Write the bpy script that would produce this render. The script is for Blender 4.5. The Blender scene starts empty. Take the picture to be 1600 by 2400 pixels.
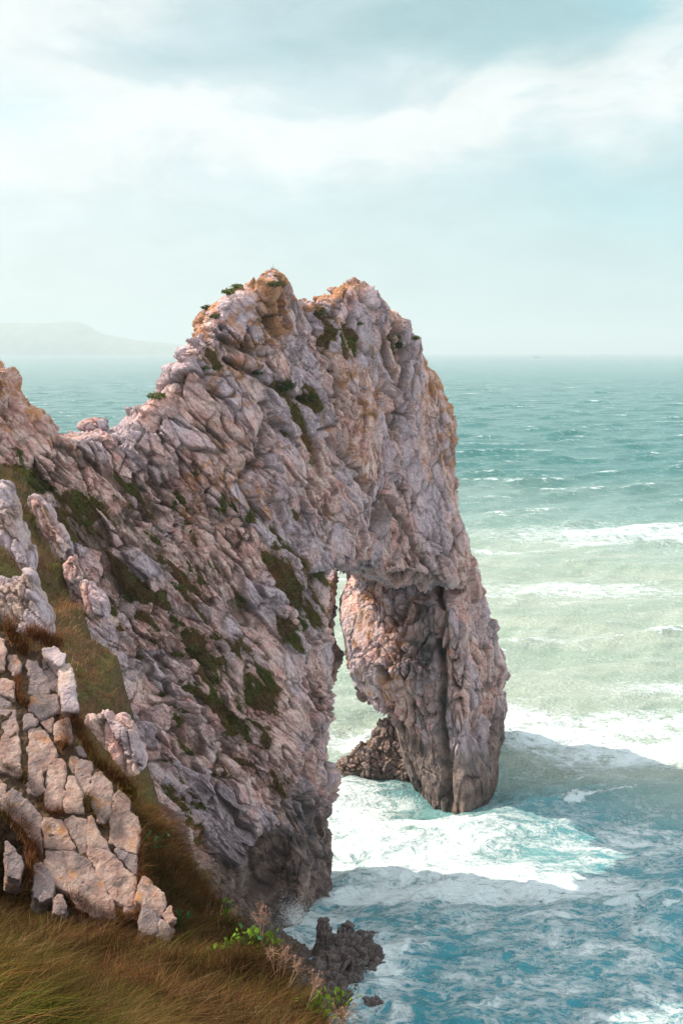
import bpy, math, random
import numpy as np
from mathutils import Vector
from mathutils.bvhtree import BVHTree
from concurrent.futures import ThreadPoolExecutor

random.seed(7)
rng = np.random.default_rng(7)
sc = bpy.context.scene
R = math.radians

# ------------------------------------------------------------------ camera
CAM = np.array([0.0, 0.0, 42.0])
FPX = 3333.33                      # focal length in photograph pixels (50 mm on 36 mm tall)
PITCH = math.atan((1200 - 826) / FPX)
cam = bpy.data.cameras.new('camera')
cam.sensor_fit = 'VERTICAL'; cam.sensor_height = 36.0; cam.sensor_width = 24.0
cam.lens = 50.0; cam.clip_start = 0.1; cam.clip_end = 80000.0
cam_o = bpy.data.objects.new('camera', cam); sc.collection.objects.link(cam_o)
cam_o.location = CAM; cam_o.rotation_euler = (math.pi / 2 - PITCH, 0, 0)
sc.camera = cam_o

# ------------------------------------------------------------------ sun, exposure
SUN_EL = R(44.5)
SUN_AZ = math.atan2(-0.96, 0.28)          # from +Y, towards +X
SUN = np.array([math.sin(SUN_AZ) * math.cos(SUN_EL), math.cos(SUN_AZ) * math.cos(SUN_EL), math.sin(SUN_EL)])
sun = bpy.data.lights.new('sun', 'SUN'); sun.energy = 5.0; sun.angle = R(0.5); sun.color = (1.0, 0.88, 0.70)
sun_o = bpy.data.objects.new('sun', sun); sc.collection.objects.link(sun_o)
sun_o.rotation_euler = Vector(SUN).to_track_quat('Z', 'Y').to_euler()
sun_o.location = (-60, 60, 120)
sc.view_settings.view_transform = 'Standard'; sc.view_settings.look = 'None'
sc.view_settings.exposure = 0.75; sc.view_settings.gamma = 1.0
sc.view_settings.use_curve_mapping = False
sc.cycles.use_denoising = True
sc.cycles.max_bounces = 5; sc.cycles.diffuse_bounces = 3; sc.cycles.glossy_bounces = 2
sc.cycles.transmission_bounces = 2; sc.cycles.volume_bounces = 0; sc.cycles.transparent_max_bounces = 6


# ------------------------------------------------------------------ node helper
class NT:
    def __init__(s, tree):
        s.t = tree; s.n = tree.nodes; s.l = tree.links; s.n.clear()

    def new(s, kind, **kw):
        nd = s.n.new(kind)
        for k, v in kw.items(): setattr(nd, k, v)
        return nd

    def put(s, sock, v):
        if v is None: return
        if isinstance(v, bpy.types.NodeSocket): s.l.new(v, sock)
        elif isinstance(v, (tuple, list)):
            sock.default_value = tuple(v) + (1.0,) if sock.type == 'RGBA' and len(v) == 3 else tuple(v)
        else: sock.default_value = v

    def m(s, op, a, b=None, c=None, clamp=False):
        nd = s.new('ShaderNodeMath', operation=op, use_clamp=clamp)
        s.put(nd.inputs[0], a); s.put(nd.inputs[1], b); s.put(nd.inputs[2], c)
        return nd.outputs[0]

    def vm(s, op, a, b=None, scale=None):
        nd = s.new('ShaderNodeVectorMath', operation=op)
        s.put(nd.inputs[0], a); s.put(nd.inputs[1], b)
        if scale is not None: s.put(nd.inputs['Scale'], scale)
        return nd.outputs['Value'] if op in ('DOT_PRODUCT', 'LENGTH') else nd.outputs['Vector']

    def mix(s, f, a, b, blend='MIX'):
        nd = s.new('ShaderNodeMix', data_type='RGBA', blend_type=blend)
        s.put(nd.inputs[0], f); s.put(nd.inputs[6], a); s.put(nd.inputs[7], b)
        return nd.outputs[2]

    def ramp(s, v, lo, hi, a=0.0, b=1.0):
        nd = s.new('ShaderNodeMapRange', interpolation_type='SMOOTHSTEP')
        s.put(nd.inputs[0], v); s.put(nd.inputs[1], lo); s.put(nd.inputs[2], hi)
        s.put(nd.inputs[3], a); s.put(nd.inputs[4], b)
        return nd.outputs[0]

    def noise(s, vec, scale=1.0, detail=4.0, rough=0.5, dist=0.0):
        nd = s.new('ShaderNodeTexNoise')
        s.put(nd.inputs['Vector'], vec); s.put(nd.inputs['Scale'], scale); s.put(nd.inputs['Detail'], detail)
        s.put(nd.inputs['Roughness'], rough); s.put(nd.inputs['Distortion'], dist)
        return nd.outputs[0]

    def attr(s, name, col=False):
        nd = s.new('ShaderNodeAttribute', attribute_name=name)
        return nd.outputs['Color'] if col else nd.outputs['Fac']

    def sep(s, v):
        nd = s.new('ShaderNodeSeparateXYZ'); s.put(nd.inputs[0], v); return nd.outputs


# ------------------------------------------------------------------ world: Nishita sky under a veil of bright broken cloud
world = bpy.data.worlds.new('World'); sc.world = world; world.use_nodes = True
w = NT(world.node_tree)
d = w.new('ShaderNodeTexCoord').outputs['Generated']
sky = w.new('ShaderNodeTexSky', sky_type='NISHITA', sun_disc=False, sun_elevation=SUN_EL, sun_rotation=SUN_AZ,
            air_density=1.0, dust_density=1.2, ozone_density=1.5, altitude=40)
dx, dy, dz = w.sep(d)[:3]
wob = w.noise(w.vm('MULTIPLY', d, (2.5, 2.5, 5.0)), 1.6, 5, 0.55)
wob2 = w.noise(w.vm('ADD', w.vm('MULTIPLY', d, (2.5, 2.5, 5.0)), (7.3, 1.1, 4.0)), 1.6, 5, 0.55)
wx = w.m('ADD', dx, w.m('MULTIPLY', w.m('SUBTRACT', wob, 0.5), 0.16))
wz = w.m('ADD', dz, w.m('MULTIPLY', w.m('SUBTRACT', wob2, 0.5), 0.13))
front = w.ramp(dy, 0.2, 0.6)


def pxdir(px, py):
    cp, sp = math.cos(PITCH), math.sin(PITCH)
    u, v = (px - 800) / FPX, (1200 - py) / FPX
    r = np.array([u, cp + v * sp, -sp + v * cp]); return r / np.linalg.norm(r)


def blob(px, py, rx, ry, amp=1.0):
    c = pxdir(px, py)
    a = w.m('DIVIDE', w.m('SUBTRACT', wx, float(c[0])), rx / FPX)
    b = w.m('DIVIDE', w.m('SUBTRACT', wz, float(c[2])), ry / FPX)
    q = w.m('ADD', w.m('MULTIPLY', a, a), w.m('MULTIPLY', b, b))
    return w.m('MULTIPLY', w.m('EXPONENT', w.m('MULTIPLY', q, -1.0)), amp)


def total(items):
    s_ = items[0]
    for i in items[1:]: s_ = w.m('ADD', s_, i)
    return s_


bright = total([blob(60, 120, 260, 260, 1.0), blob(500, 330, 420, 130, .8), blob(1300, 290, 260, 110, .75), blob(900, 440, 330, 90, .5),
                blob(1600, 90, 110, 120, 1.9), blob(450, 510, 140, 50, .3), blob(150, 450, 260, 110, .45), blob(900, 250, 400, 90, .35)])
dark = total([blob(1000, 60, 520, 120, .75), blob(1280, 170, 190, 90, .45), blob(500, 90, 200, 110, .35), blob(1000, -300, 900, 260, .5)])
cover = w.noise(w.vm('MULTIPLY', d, (1.6, 1.6, 3.4)), 1.5, 7, 0.55, 0.3)
fine_c = w.noise(w.vm('MULTIPLY', d, (2.0, 2.0, 5.0)), 4.0, 8, 0.55, 0.4)
back_bright = w.m('MULTIPLY', w.ramp(cover, 0.40, 0.58), w.m('SUBTRACT', 1.0, front))  # unseen cloud behind the camera, brightened to fill the shaded rock
bright = w.m('ADD', w.m('MULTIPLY', w.ramp(bright, 0.16, 0.85), w.ramp(fine_c, 0.36, 0.60, 0.2, 1.3)), w.m('MULTIPLY', back_bright, 1.0), clamp=True)
dark = w.m('MULTIPLY', dark, w.ramp(fine_c, 0.30, 0.65, 1.35, 0.6), clamp=True)
glow = w.ramp(w.vm('DOT_PRODUCT', d, tuple(SUN)), 0.35, 0.95)
veil = w.mix(w.ramp(dx, -0.28, 0.30), (4.85, 5.3, 5.3), (3.05, 4.5, 4.7))
veil = w.mix(glow, veil, (9.5, 9.3, 8.9))
c0 = w.mix(0.80, sky.outputs[0], veil)
c1 = w.mix(bright, c0, w.mix(w.m('SUBTRACT', 1.0, front), (5.75, 6.0, 5.98), (14.2, 14.0, 14.0)))
gap = total([blob(1430, 20, 95, 75, 1.2), blob(60, 290, 170, 60, .35), blob(1450, 480, 200, 60, .45)])
c1 = w.mix(w.m('MULTIPLY', gap, 0.8, clamp=True), c1, (2.2, 4.5, 5.0))
c2 = w.mix(w.m('MULTIPLY', dark, 0.85), c1, (2.0, 3.3, 3.55))
tex = w.noise(w.vm('MULTIPLY', d, (3.0, 3.0, 8.0)), 5.0, 9, 0.6, 0.5)
c2 = w.mix(w.ramp(tex, 0.35, 0.65), w.vm('SCALE', c2, scale=0.955), w.vm('SCALE', c2, scale=1.035))
bg = w.new('ShaderNodeBackground'); w.put(bg.inputs[0], c2); bg.inputs[1].default_value = 0.10
wo = w.new('ShaderNodeOutputWorld'); w.l.new(bg.outputs[0], wo.inputs[0])
world.cycles.sampling_method = 'MANUAL'; world.cycles.sample_map_resolution = 512


# ------------------------------------------------------------------ geometry helpers
K = 1600 / 1568.0                                   # display pixels -> photograph pixels


def ray(px, py):
    cp, sp = math.cos(PITCH), math.sin(PITCH)
    px = np.asarray(px, float); py = np.asarray(py, float)
    u, v = (px - 800) / FPX, (1200 - py) / FPX
    return np.stack([u, cp + v * sp, -sp + v * cp], -1)


def at(px, py, D):
    r = ray(px, py); return CAM + r * (np.asarray(D, float) / r[..., 1])[..., None]


def atd(x, y, D): return at(np.asarray(x) * K, np.asarray(y) * K, D)


def water(px, py):
    r = ray(px, py); return CAM + r * (-CAM[2] / r[..., 2])[..., None]


def project(P):
    q = P - CAM
    cp, sp = math.cos(PITCH), math.sin(PITCH)
    dep = q[:, 1] * cp - q[:, 2] * sp
    up = q[:, 1] * sp + q[:, 2] * cp
    return 800 + FPX * q[:, 0] / dep, 1200 - FPX * up / dep, dep


def smax(a, b, k):
    h = np.clip(0.5 + 0.5 * (a - b) / k, 0, 1); return b + (a - b) * h + k * h * (1 - h)


def smin(a, b, k): return -smax(-a, -b, k)


def sstep(x, a, b):
    t = np.clip((x - a) / (b - a), 0, 1); return t * t * (3 - 2 * t)


def pmap(fn, P, chunk=40000):
    parts = [P[i:i + chunk] for i in range(0, len(P), chunk)]
    with ThreadPoolExecutor(4) as ex: res = list(ex.map(fn, parts))
    if isinstance(res[0], tuple): return tuple(np.concatenate([r[i] for r in res]) for i in range(len(res[0])))
    return np.concatenate(res)


def h3(x, y, z, seed):
    h = (x.astype(np.uint32) * np.uint32(73856093)) ^ (y.astype(np.uint32) * np.uint32(19349663)) ^ (z.astype(np.uint32) * np.uint32(83492791)) ^ np.uint32((seed * 2654435761) & 0xffffffff)
    h ^= h >> np.uint32(15); h *= np.uint32(2246822519); h ^= h >> np.uint32(13); h *= np.uint32(3266489917); h ^= h >> np.uint32(16)
    return h


def _gn(P, seed):
    P = P.astype(np.float32)
    i = np.floor(P).astype(np.int32); f = P - i
    u = f * f * f * (f * (f * 6 - 15) + 10)
    out = np.zeros(len(P), np.float32)
    for a in (0, 1):
        wa = u[:, 0] if a else 1 - u[:, 0]
        for b in (0, 1):
            wb = wa * (u[:, 1] if b else 1 - u[:, 1])
            for c in (0, 1):
                wc = wb * (u[:, 2] if c else 1 - u[:, 2])
                h = h3(i[:, 0] + a, i[:, 1] + b, i[:, 2] + c, seed)
                g0 = (h & np.uint32(1023)).astype(np.float32) / 511.5 - 1
                g1 = ((h >> np.uint32(10)) & np.uint32(1023)).astype(np.float32) / 511.5 - 1
                g2 = ((h >> np.uint32(20)) & np.uint32(1023)).astype(np.float32) / 511.5 - 1
                out += wc * (g0 * (f[:, 0] - a) + g1 * (f[:, 1] - b) + g2 * (f[:, 2] - c))
    return out * 1.1


def gnoise(P, scale, octaves=1, seed=1, gain=0.5):
    def fn(Q):
        o = np.zeros(len(Q), np.float32); a = 1.0; s_ = scale
        for k in range(octaves):
            o += a * _gn(Q * s_ + 17.3 * k, seed + k); a *= gain; s_ *= 2.03
        return o
    return pmap(fn, np.asarray(P, np.float32))


def worley(P, seed=1):
    """F1, F2, cell random, cell tilt . offset"""
    def fn(Q):
        Q = Q.astype(np.float32)
        i = np.floor(Q).astype(np.int32); f = Q - i
        n = len(Q); F1 = np.full(n, 9, np.float32); F2 = np.full(n, 9, np.float32)
        H = np.zeros(n, np.uint32); V = np.zeros((n, 3), np.float32)
        for a in (-1, 0, 1):
            for b in (-1, 0, 1):
                for c in (-1, 0, 1):
                    h = h3(i[:, 0] + a, i[:, 1] + b, i[:, 2] + c, seed)
                    vx = f[:, 0] - a - (h & np.uint32(1023)).astype(np.float32) / 1023
                    vy = f[:, 1] - b - ((h >> np.uint32(10)) & np.uint32(1023)).astype(np.float32) / 1023
                    vz = f[:, 2] - c - ((h >> np.uint32(20)) & np.uint32(1023)).astype(np.float32) / 1023
                    dd = vx * vx + vy * vy + vz * vz
                    up = dd < F1
                    F2 = np.where(up, F1, np.minimum(F2, dd)); F1 = np.where(up, dd, F1)
                    H[up] = h[up]; V[up, 0] = vx[up]; V[up, 1] = vy[up]; V[up, 2] = vz[up]
        H = h3(H, H >> np.uint32(7), H >> np.uint32(3), seed + 5)
        r0 = (H & np.uint32(255)).astype(np.float32) / 255
        t0 = ((H >> np.uint32(8)) & np.uint32(255)).astype(np.float32) / 127.5 - 1
        t1 = ((H >> np.uint32(16)) & np.uint32(255)).astype(np.float32) / 127.5 - 1
        t2 = ((H >> np.uint32(24)) & np.uint32(255)).astype(np.float32) / 127.5 - 1
        return np.sqrt(F1), np.sqrt(F2), r0, t0 * V[:, 0] + t1 * V[:, 1] + t2 * V[:, 2]
    return pmap(fn, np.asarray(P, np.float32), 20000)


def poly_sdf(P, poly):
    """signed distance to a closed 2-D polygon, negative inside"""
    poly = np.asarray(poly, np.float32)

    def fn(Q):
        Q = Q.astype(np.float32)
        dd = np.full(len(Q), 1e12, np.float32); ins = np.zeros(len(Q), bool)
        for k in range(len(poly)):
            a = poly[k]; b = poly[(k + 1) % len(poly)]
            e = b - a; q = Q - a
            t = np.clip((q @ e) / max(float(e @ e), 1e-9), 0, 1)
            r_ = q - t[:, None] * e
            dd = np.minimum(dd, (r_ * r_).sum(1))
            cond = (a[1] > Q[:, 1]) != (b[1] > Q[:, 1])
            if cond.any():
                xi = a[0] + (Q[:, 1] - a[1]) * (e[0] / (e[1] if abs(e[1]) > 1e-9 else 1e-9))
                ins ^= cond & (Q[:, 0] < xi)
        return np.where(ins, -1, 1) * np.sqrt(dd)
    return pmap(fn, P, 60000)


def surface_nets(vol, org, h):
    """quad mesh of the zero level of a sampled field"""
    s = vol < 0
    nx, ny, nz = vol.shape
    c = np.zeros((nx - 1, ny - 1, nz - 1), np.uint8)
    for a in (0, 1):
        for b in (0, 1):
            for e in (0, 1):
                c += s[a:nx - 1 + a, b:ny - 1 + b, e:nz - 1 + e]
    act = (c > 0) & (c < 8)
    idx = np.full(act.shape, -1, np.int64)
    I = np.argwhere(act); idx[act] = np.arange(len(I))
    corner = {}
    for a in (0, 1):
        for b in (0, 1):
            for e in (0, 1):
                corner[a, b, e] = vol[I[:, 0] + a, I[:, 1] + b, I[:, 2] + e]
    acc = np.zeros((len(I), 3)); cnt = np.zeros(len(I))
    for p in corner:
        for ax in range(3):
            if p[ax] == 0:
                q = list(p); q[ax] = 1; q = tuple(q)
                va, vb = corner[p], corner[q]
                cr = (va < 0) != (vb < 0)
                t = va / np.where(cr, va - vb, 1)
                pos = np.tile(np.array(p, float), (len(I), 1)); pos[:, ax] += t
                acc[cr] += pos[cr]; cnt[cr] += 1
    V = (I + acc / cnt[:, None]) * h + org
    quads = []
    for ax in range(3):
        o1, o2 = [(1, 2), (2, 0), (0, 1)][ax]
        sl = [slice(0, n) for n in vol.shape]
        s0 = list(sl); s1 = list(sl); s0[ax] = slice(0, vol.shape[ax] - 1); s1[ax] = slice(1, vol.shape[ax])
        e0 = s[tuple(s0)]; e1 = s[tuple(s1)]
        E = np.argwhere(e0 != e1)
        E = E[(E[:, o1] > 0) & (E[:, o2] > 0) & (E[:, o1] < vol.shape[o1] - 1) & (E[:, o2] < vol.shape[o2] - 1)]
        fl = e0[E[:, 0], E[:, 1], E[:, 2]]
        q = []
        for (a, b) in ((-1, -1), (0, -1), (0, 0), (-1, 0)):
            G = E.copy(); G[:, o1] += a; G[:, o2] += b
            q.append(idx[G[:, 0], G[:, 1], G[:, 2]])
        q = np.stack(q, 1); q[~fl] = q[~fl][:, ::-1]
        quads.append(q)
    return V, np.concatenate(quads)


def grid_pts(lo, hi, h):
    ax = [np.arange(lo[k], hi[k] + h, h, dtype=np.float32) for k in range(3)]
    return ax, (len(ax[0]), len(ax[1]), len(ax[2]))


def mk_mesh(name, V, quads=None, tris=None, mat=None, smooth=True, parent=None, attrs=None, link=True):
    me = bpy.data.meshes.new(name)
    nq = 0 if quads is None else len(quads); nt = 0 if tris is None else len(tris)
    me.vertices.add(len(V)); me.vertices.foreach_set('co', np.asarray(V, np.float32).ravel())
    loops = []; starts = []
    if nq: loops.append(np.asarray(quads).ravel()); starts.append(np.arange(nq) * 4)
    if nt: loops.append(np.asarray(tris).ravel()); starts.append(nq * 4 + np.arange(nt) * 3)
    loops = np.concatenate(loops).astype(np.int32); starts = np.concatenate(starts).astype(np.int32)
    me.loops.add(len(loops)); me.loops.foreach_set('vertex_index', loops)
    me.polygons.add(nq + nt); me.polygons.foreach_set('loop_start', starts)
    me.polygons.foreach_set('use_smooth', np.full(nq + nt, smooth))
    me.update(calc_edges=True)
    for k, v in (attrs or {}).items():
        v = np.asarray(v, np.float32)
        if v.ndim == 1:
            a = me.attributes.new(k, 'FLOAT', 'POINT'); a.data.foreach_set('value', v)
        else:
            a = me.attributes.new(k, 'FLOAT_COLOR', 'POINT')
            a.data.foreach_set('color', np.concatenate([v, np.ones((len(v), 1), np.float32)], 1).ravel())
    if mat: me.materials.append(mat)
    o = bpy.data.objects.new(name, me)
    if link: sc.collection.objects.link(o)
    if parent: o.parent = parent
    return o


def tag(o, label=None, cat=None, group=None, kind=None):
    if label: o['label'] = label
    if cat: o['category'] = cat
    if group: o['group'] = group
    if kind: o['kind'] = kind
    return o


def thing(name, loc, label, cat, group=None):
    o = bpy.data.objects.new(name, None); sc.collection.objects.link(o)
    o.location = tuple(float(v) for v in loc); o.empty_display_size = 0.2
    return tag(o, label, cat, group)


def subdivide(V, quads, levels):
    o = mk_mesh('scratch', V, quads)
    md = o.modifiers.new('s', 'SUBSURF'); md.levels = levels; md.use_limit_surface = False
    dg = bpy.context.evaluated_depsgraph_get(); ev = o.evaluated_get(dg); me = ev.to_mesh()
    v2 = np.empty(len(me.vertices) * 3, np.float32); me.vertices.foreach_get('co', v2)
    q2 = np.empty(len(me.loops), np.int32); me.loops.foreach_get('vertex_index', q2)
    ev.to_mesh_clear(); m0 = o.data
    bpy.data.objects.remove(o); bpy.data.meshes.remove(m0)
    return v2.reshape(-1, 3), q2.reshape(-1, 4)


def vnormals(V, quads):
    a = V[quads[:, 2]] - V[quads[:, 0]]; b = V[quads[:, 3]] - V[quads[:, 1]]
    n = np.cross(a, b); N = np.zeros_like(V)
    for k in range(4): 
        for c in range(3): N[:, c] += np.bincount(quads[:, k], weights=n[:, c], minlength=len(V))
    return N / np.maximum(np.linalg.norm(N, axis=1), 1e-9)[:, None]


# ------------------------------------------------------------------ materials
def new_mat(name):
    m_ = bpy.data.materials.new(name); m_.use_nodes = True
    return m_, NT(m_.node_tree)


def finish(nt, color, rough=0.9, bump=None, bstr=0.5, bdist=0.1, spec=0.25, normal=None, **kw):
    b = nt.new('ShaderNodeBsdfPrincipled')
    nt.put(b.inputs['Base Color'], color); nt.put(b.inputs['Roughness'], rough)
    nt.put(b.inputs['Specular IOR Level'], spec)
    for k, v in kw.items(): nt.put(b.inputs[k], v)
    if bump is not None:
        bp = nt.new('ShaderNodeBump'); nt.put(bp.inputs['Height'], bump)
        bp.inputs['Strength'].default_value = bstr; bp.inputs['Distance'].default_value = bdist
        nt.l.new(bp.outputs[0], b.inputs['Normal'])
    o = nt.new('ShaderNodeOutputMaterial'); nt.l.new(b.outputs[0], o.inputs[0])
    return b


def rock_material(name, scale=1.0, pale=(0.73, 0.53, 0.49), pink=(0.61, 0.34, 0.31), grey=(0.51, 0.43, 0.50), lichen=(0.42, 0.18, 0.045), lichen_amt=1.0, crevice_col=(0.085, 0.06, 0.04)):
    m_, n = new_mat(name)
    co = n.new('ShaderNodeTexCoord').outputs['Object']
    P = n.vm('SCALE', co, scale=scale)
    big = n.noise(P, 0.16, 4, 0.55); mid = n.noise(P, 0.9, 6, 0.6); fin = n.noise(P, 4.5, 6, 0.65); spk = n.noise(P, 14.0, 4, 0.7)
    cell = n.attr('cell'); crack = n.attr('crack'); veg = n.attr('veg'); wet = n.attr('wet'); stain_shade = n.attr('stain_shade'); och = n.attr('ochre')
    col = n.mix(n.ramp(mid, 0.36, 0.62), pink, pale)
    col = n.mix(n.m('MULTIPLY', n.ramp(n.m('ADD', n.m('MULTIPLY', cell, 0.5), big), 0.62, 0.95), 0.85), col, grey)
    col = n.mix(n.m('MULTIPLY', n.ramp(fin, 0.50, 0.68), 0.48), col, (0.15, 0.095, 0.082))
    col = n.mix(n.m('MULTIPLY', n.ramp(spk, 0.52, 0.70), 0.5), col, (0.68, 0.57, 0.53))
    lm = n.noise(n.vm('ADD', P, (31, 5, 9)), 0.75, 6, 0.65)
    la = n.m('ADD', n.m('MULTIPLY', och, 0.22), lm)
    col = n.mix(n.m('MULTIPLY', n.ramp(la, 0.63, 0.80), 0.75 * lichen_amt), col, lichen)
    col = n.mix(n.m('MULTIPLY', crack, 0.74), col, crevice_col)
    col = n.mix(n.m('MULTIPLY', stain_shade, n.ramp(mid, 0.3, 0.6, 0.6, 1.0)), col, (0.05, 0.047, 0.048))
    vcol = n.mix(n.ramp(n.noise(P, 0.5, 4), 0.42, 0.58), (0.125, 0.08, 0.042), (0.075, 0.10, 0.028))
    col = n.mix(n.ramp(n.m('ADD', veg, n.m('MULTIPLY', n.m('SUBTRACT', fin, 0.5), 0.7)), 0.42, 0.58), col, vcol)
    wetc = n.mix(n.ramp(mid, 0.4, 0.65), (0.06, 0.048, 0.045), (0.23, 0.165, 0.135))
    col = n.mix(n.m('MULTIPLY', wet, 0.8), col, wetc)
    h_ = n.m('ADD', n.m('MULTIPLY', fin, 0.6), n.m('MULTIPLY', n.noise(P, 11, 5, 0.7), 0.4))
    rough = n.m('SUBTRACT', 0.92, n.m('MULTIPLY', wet, 0.35))
    finish(n, col, rough, h_, 1.0, 0.35 / scale, 0.2)
    return m_


M_rock = rock_material('limestone')
M_slab = rock_material('slab_stone', 6.0, pale=(0.43, 0.305, 0.26), pink=(0.33, 0.195, 0.16), grey=(0.19, 0.155, 0.165), lichen_amt=0.9)
M_ledge = rock_material('pale_ledge_stone', 4.0, pale=(0.52, 0.40, 0.36), pink=(0.40, 0.27, 0.235), lichen_amt=0.4)
M_dark = rock_material('wet_dark_stone', 2.0, pale=(0.13, 0.105, 0.105), pink=(0.085, 0.066, 0.066), grey=(0.11, 0.10, 0.11), lichen_amt=0.0)
M_searock = rock_material('brown_sea_stone', 1.5, pale=(0.33, 0.24, 0.21), pink=(0.24, 0.155, 0.13), grey=(0.2, 0.16, 0.16), lichen_amt=0.2)


def facet(P, frame, L, seed):
    """worley cells stretched in a rotated frame"""
    Q = (P @ frame.T) / np.asarray(L)
    return worley(Q, seed)


def frame_of(e, n_):
    e = np.asarray(e, float); e /= np.linalg.norm(e)
    n_ = np.asarray(n_, float); n_ = n_ - e * (n_ @ e); n_ /= np.linalg.norm(n_)
    return np.stack([e, np.cross(n_, e), n_]).astype(np.float32)


# ================================================================== THE ROCK ARCH
SP = np.array([(-75, 84), (-45, 92), (-24, 98.0), (-8.4, 107.4), (-4.4, 113.3), (8, 130.4), (11.3, 139.4), (14, 148)], np.float64)
SEG = np.diff(SP, axis=0); SL = np.linalg.norm(SEG, axis=1); SC = np.concatenate([[0], np.cumsum(SL)])


def spine_st(X, Y):
    best = np.full(X.shape, 1e9); S = np.zeros(X.shape); T = np.zeros(X.shape)
    for k in range(len(SEG)):
        u = SEG[k] / SL[k]
        qx = X - SP[k, 0]; qy = Y - SP[k, 1]
        lo = -50 if k == 0 else 0; hi = SL[k] + 50 if k == len(SEG) - 1 else SL[k]
        t = np.clip(qx * u[0] + qy * u[1], lo, hi)
        ex = qx - t * u[0]; ey = qy - t * u[1]
        dd = np.hypot(ex, ey); sg = np.sign(qx * u[1] - qy * u[0])     # + on the camera / right side
        up = dd < best
        best = np.where(up, dd, best); S = np.where(up, SC[k] + t, S); T = np.where(up, dd * sg, T)
    return S, T


def ray_spine(px, py):
    """where a pixel ray meets the vertical sheet over the spine"""
    r = ray(px, py); best = None
    for k in range(len(SEG)):
        A = np.array([[r[0], -SEG[k, 0]], [r[1], -SEG[k, 1]]]); b = SP[k] - CAM[:2]
        if abs(np.linalg.det(A)) < 1e-9: continue
        l, t = np.linalg.solve(A, b)
        if l > 0 and (-0.0 <= t <= 1.0 or (k == 0 and t < 0) or (k == len(SEG) - 1 and t > 1)):
            if best is None or l < best[0]: best = (l, SC[k] + t * SL[k], CAM[2] + l * r[2])
    return best


TOP = [(-260, 760), (-120, 790), (-40, 815), (0, 835), (14, 840), (28, 862), (40, 888), (52, 905), (62, 930), (95, 938), (112, 962), (122, 980), (130, 997), (180, 997), (250, 990),
       (275, 978), (300, 957), (330, 942), (352, 920), (372, 890), (378, 865), (388, 842), (405, 833), (424, 842), (424, 805), (440, 768), (462, 742),
       (480, 708), (508, 682), (545, 662), (598, 648), (605, 630), (620, 615), (634, 624), (652, 650), (669, 682), (690, 694), (711, 692),
       (720, 704), (735, 683), (766, 682), (770, 664), (800, 648), (825, 641), (845, 650), (868, 676), (884, 692), (890, 716), (915, 722), (930, 755), (946, 775)]
RIGHT = [(964, 800), (975, 840), (998, 855), (1005, 890), (1028, 950), (1037, 990), (1028, 1040), (1042, 1110), (1044, 1170), (1060, 1220), (1082, 1282),
         (1100, 1350), (1120, 1430), (1134, 1490), (1153, 1540), (1145, 1568), (1157, 1630), (1155, 1700), (1143, 1740), (1143, 1800), (1130, 1830), (1090, 1880), (1085, 1960)]
SIL = [(x * K, y * K) for x, y in TOP + RIGHT] + [(1085 * K, 2700), (-400, 2700), (-400, 760)]
SLIT = [(797, 1338), (812, 1341), (800, 1375), (789, 1404), (785, 1455), (803, 1516), (819, 1578), (850, 1634), (906, 1674), (923, 1712), (934, 1763), (950, 1820), (967, 1862), (985, 1915),
        (985, 2110), (789, 2110), (791, 1960), (788, 1860), (792, 1800), (787, 1700), (792, 1540), (784, 1475), (790, 1400)]
FR = np.array([(845, 1300, 116), (900, 1345, 120), (957, 1389, 123), (1008, 1404, 125), (1036, 1455, 126.5), (1047, 1557, 127.5), (1049, 1710, 128.2), (1056, 1914, 128.6)], float)
MR = np.array([(835, 1318, 119), (908, 1372, 133), (902, 1420, 132.8), (890, 1480, 131.8), (868, 1560, 130), (892, 1634, 131.5), (925, 1700, 132.5), (945, 1763, 133), (990, 1880, 133)], float)
BR = np.array([(812, 1330, 124), (800, 1375, 138), (789, 1404, 138), (785, 1455, 137.3), (803, 1516, 136.3), (819, 1578, 135.8), (850, 1634, 135.5), (906, 1674, 135.5), (934, 1763, 136), (967, 1862, 136.5)], float)
FRp = at(FR[:, 0], FR[:, 1], FR[:, 2]); MRp = at(MR[:, 0], MR[:, 1], MR[:, 2]); BRp = at(BR[:, 0], BR[:, 1], BR[:, 2])


def interp_z(pts, z):
    o = np.argsort(pts[:, 2]); return [np.interp(z, pts[o, 2], pts[o, c]) for c in (0, 1)]


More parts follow.
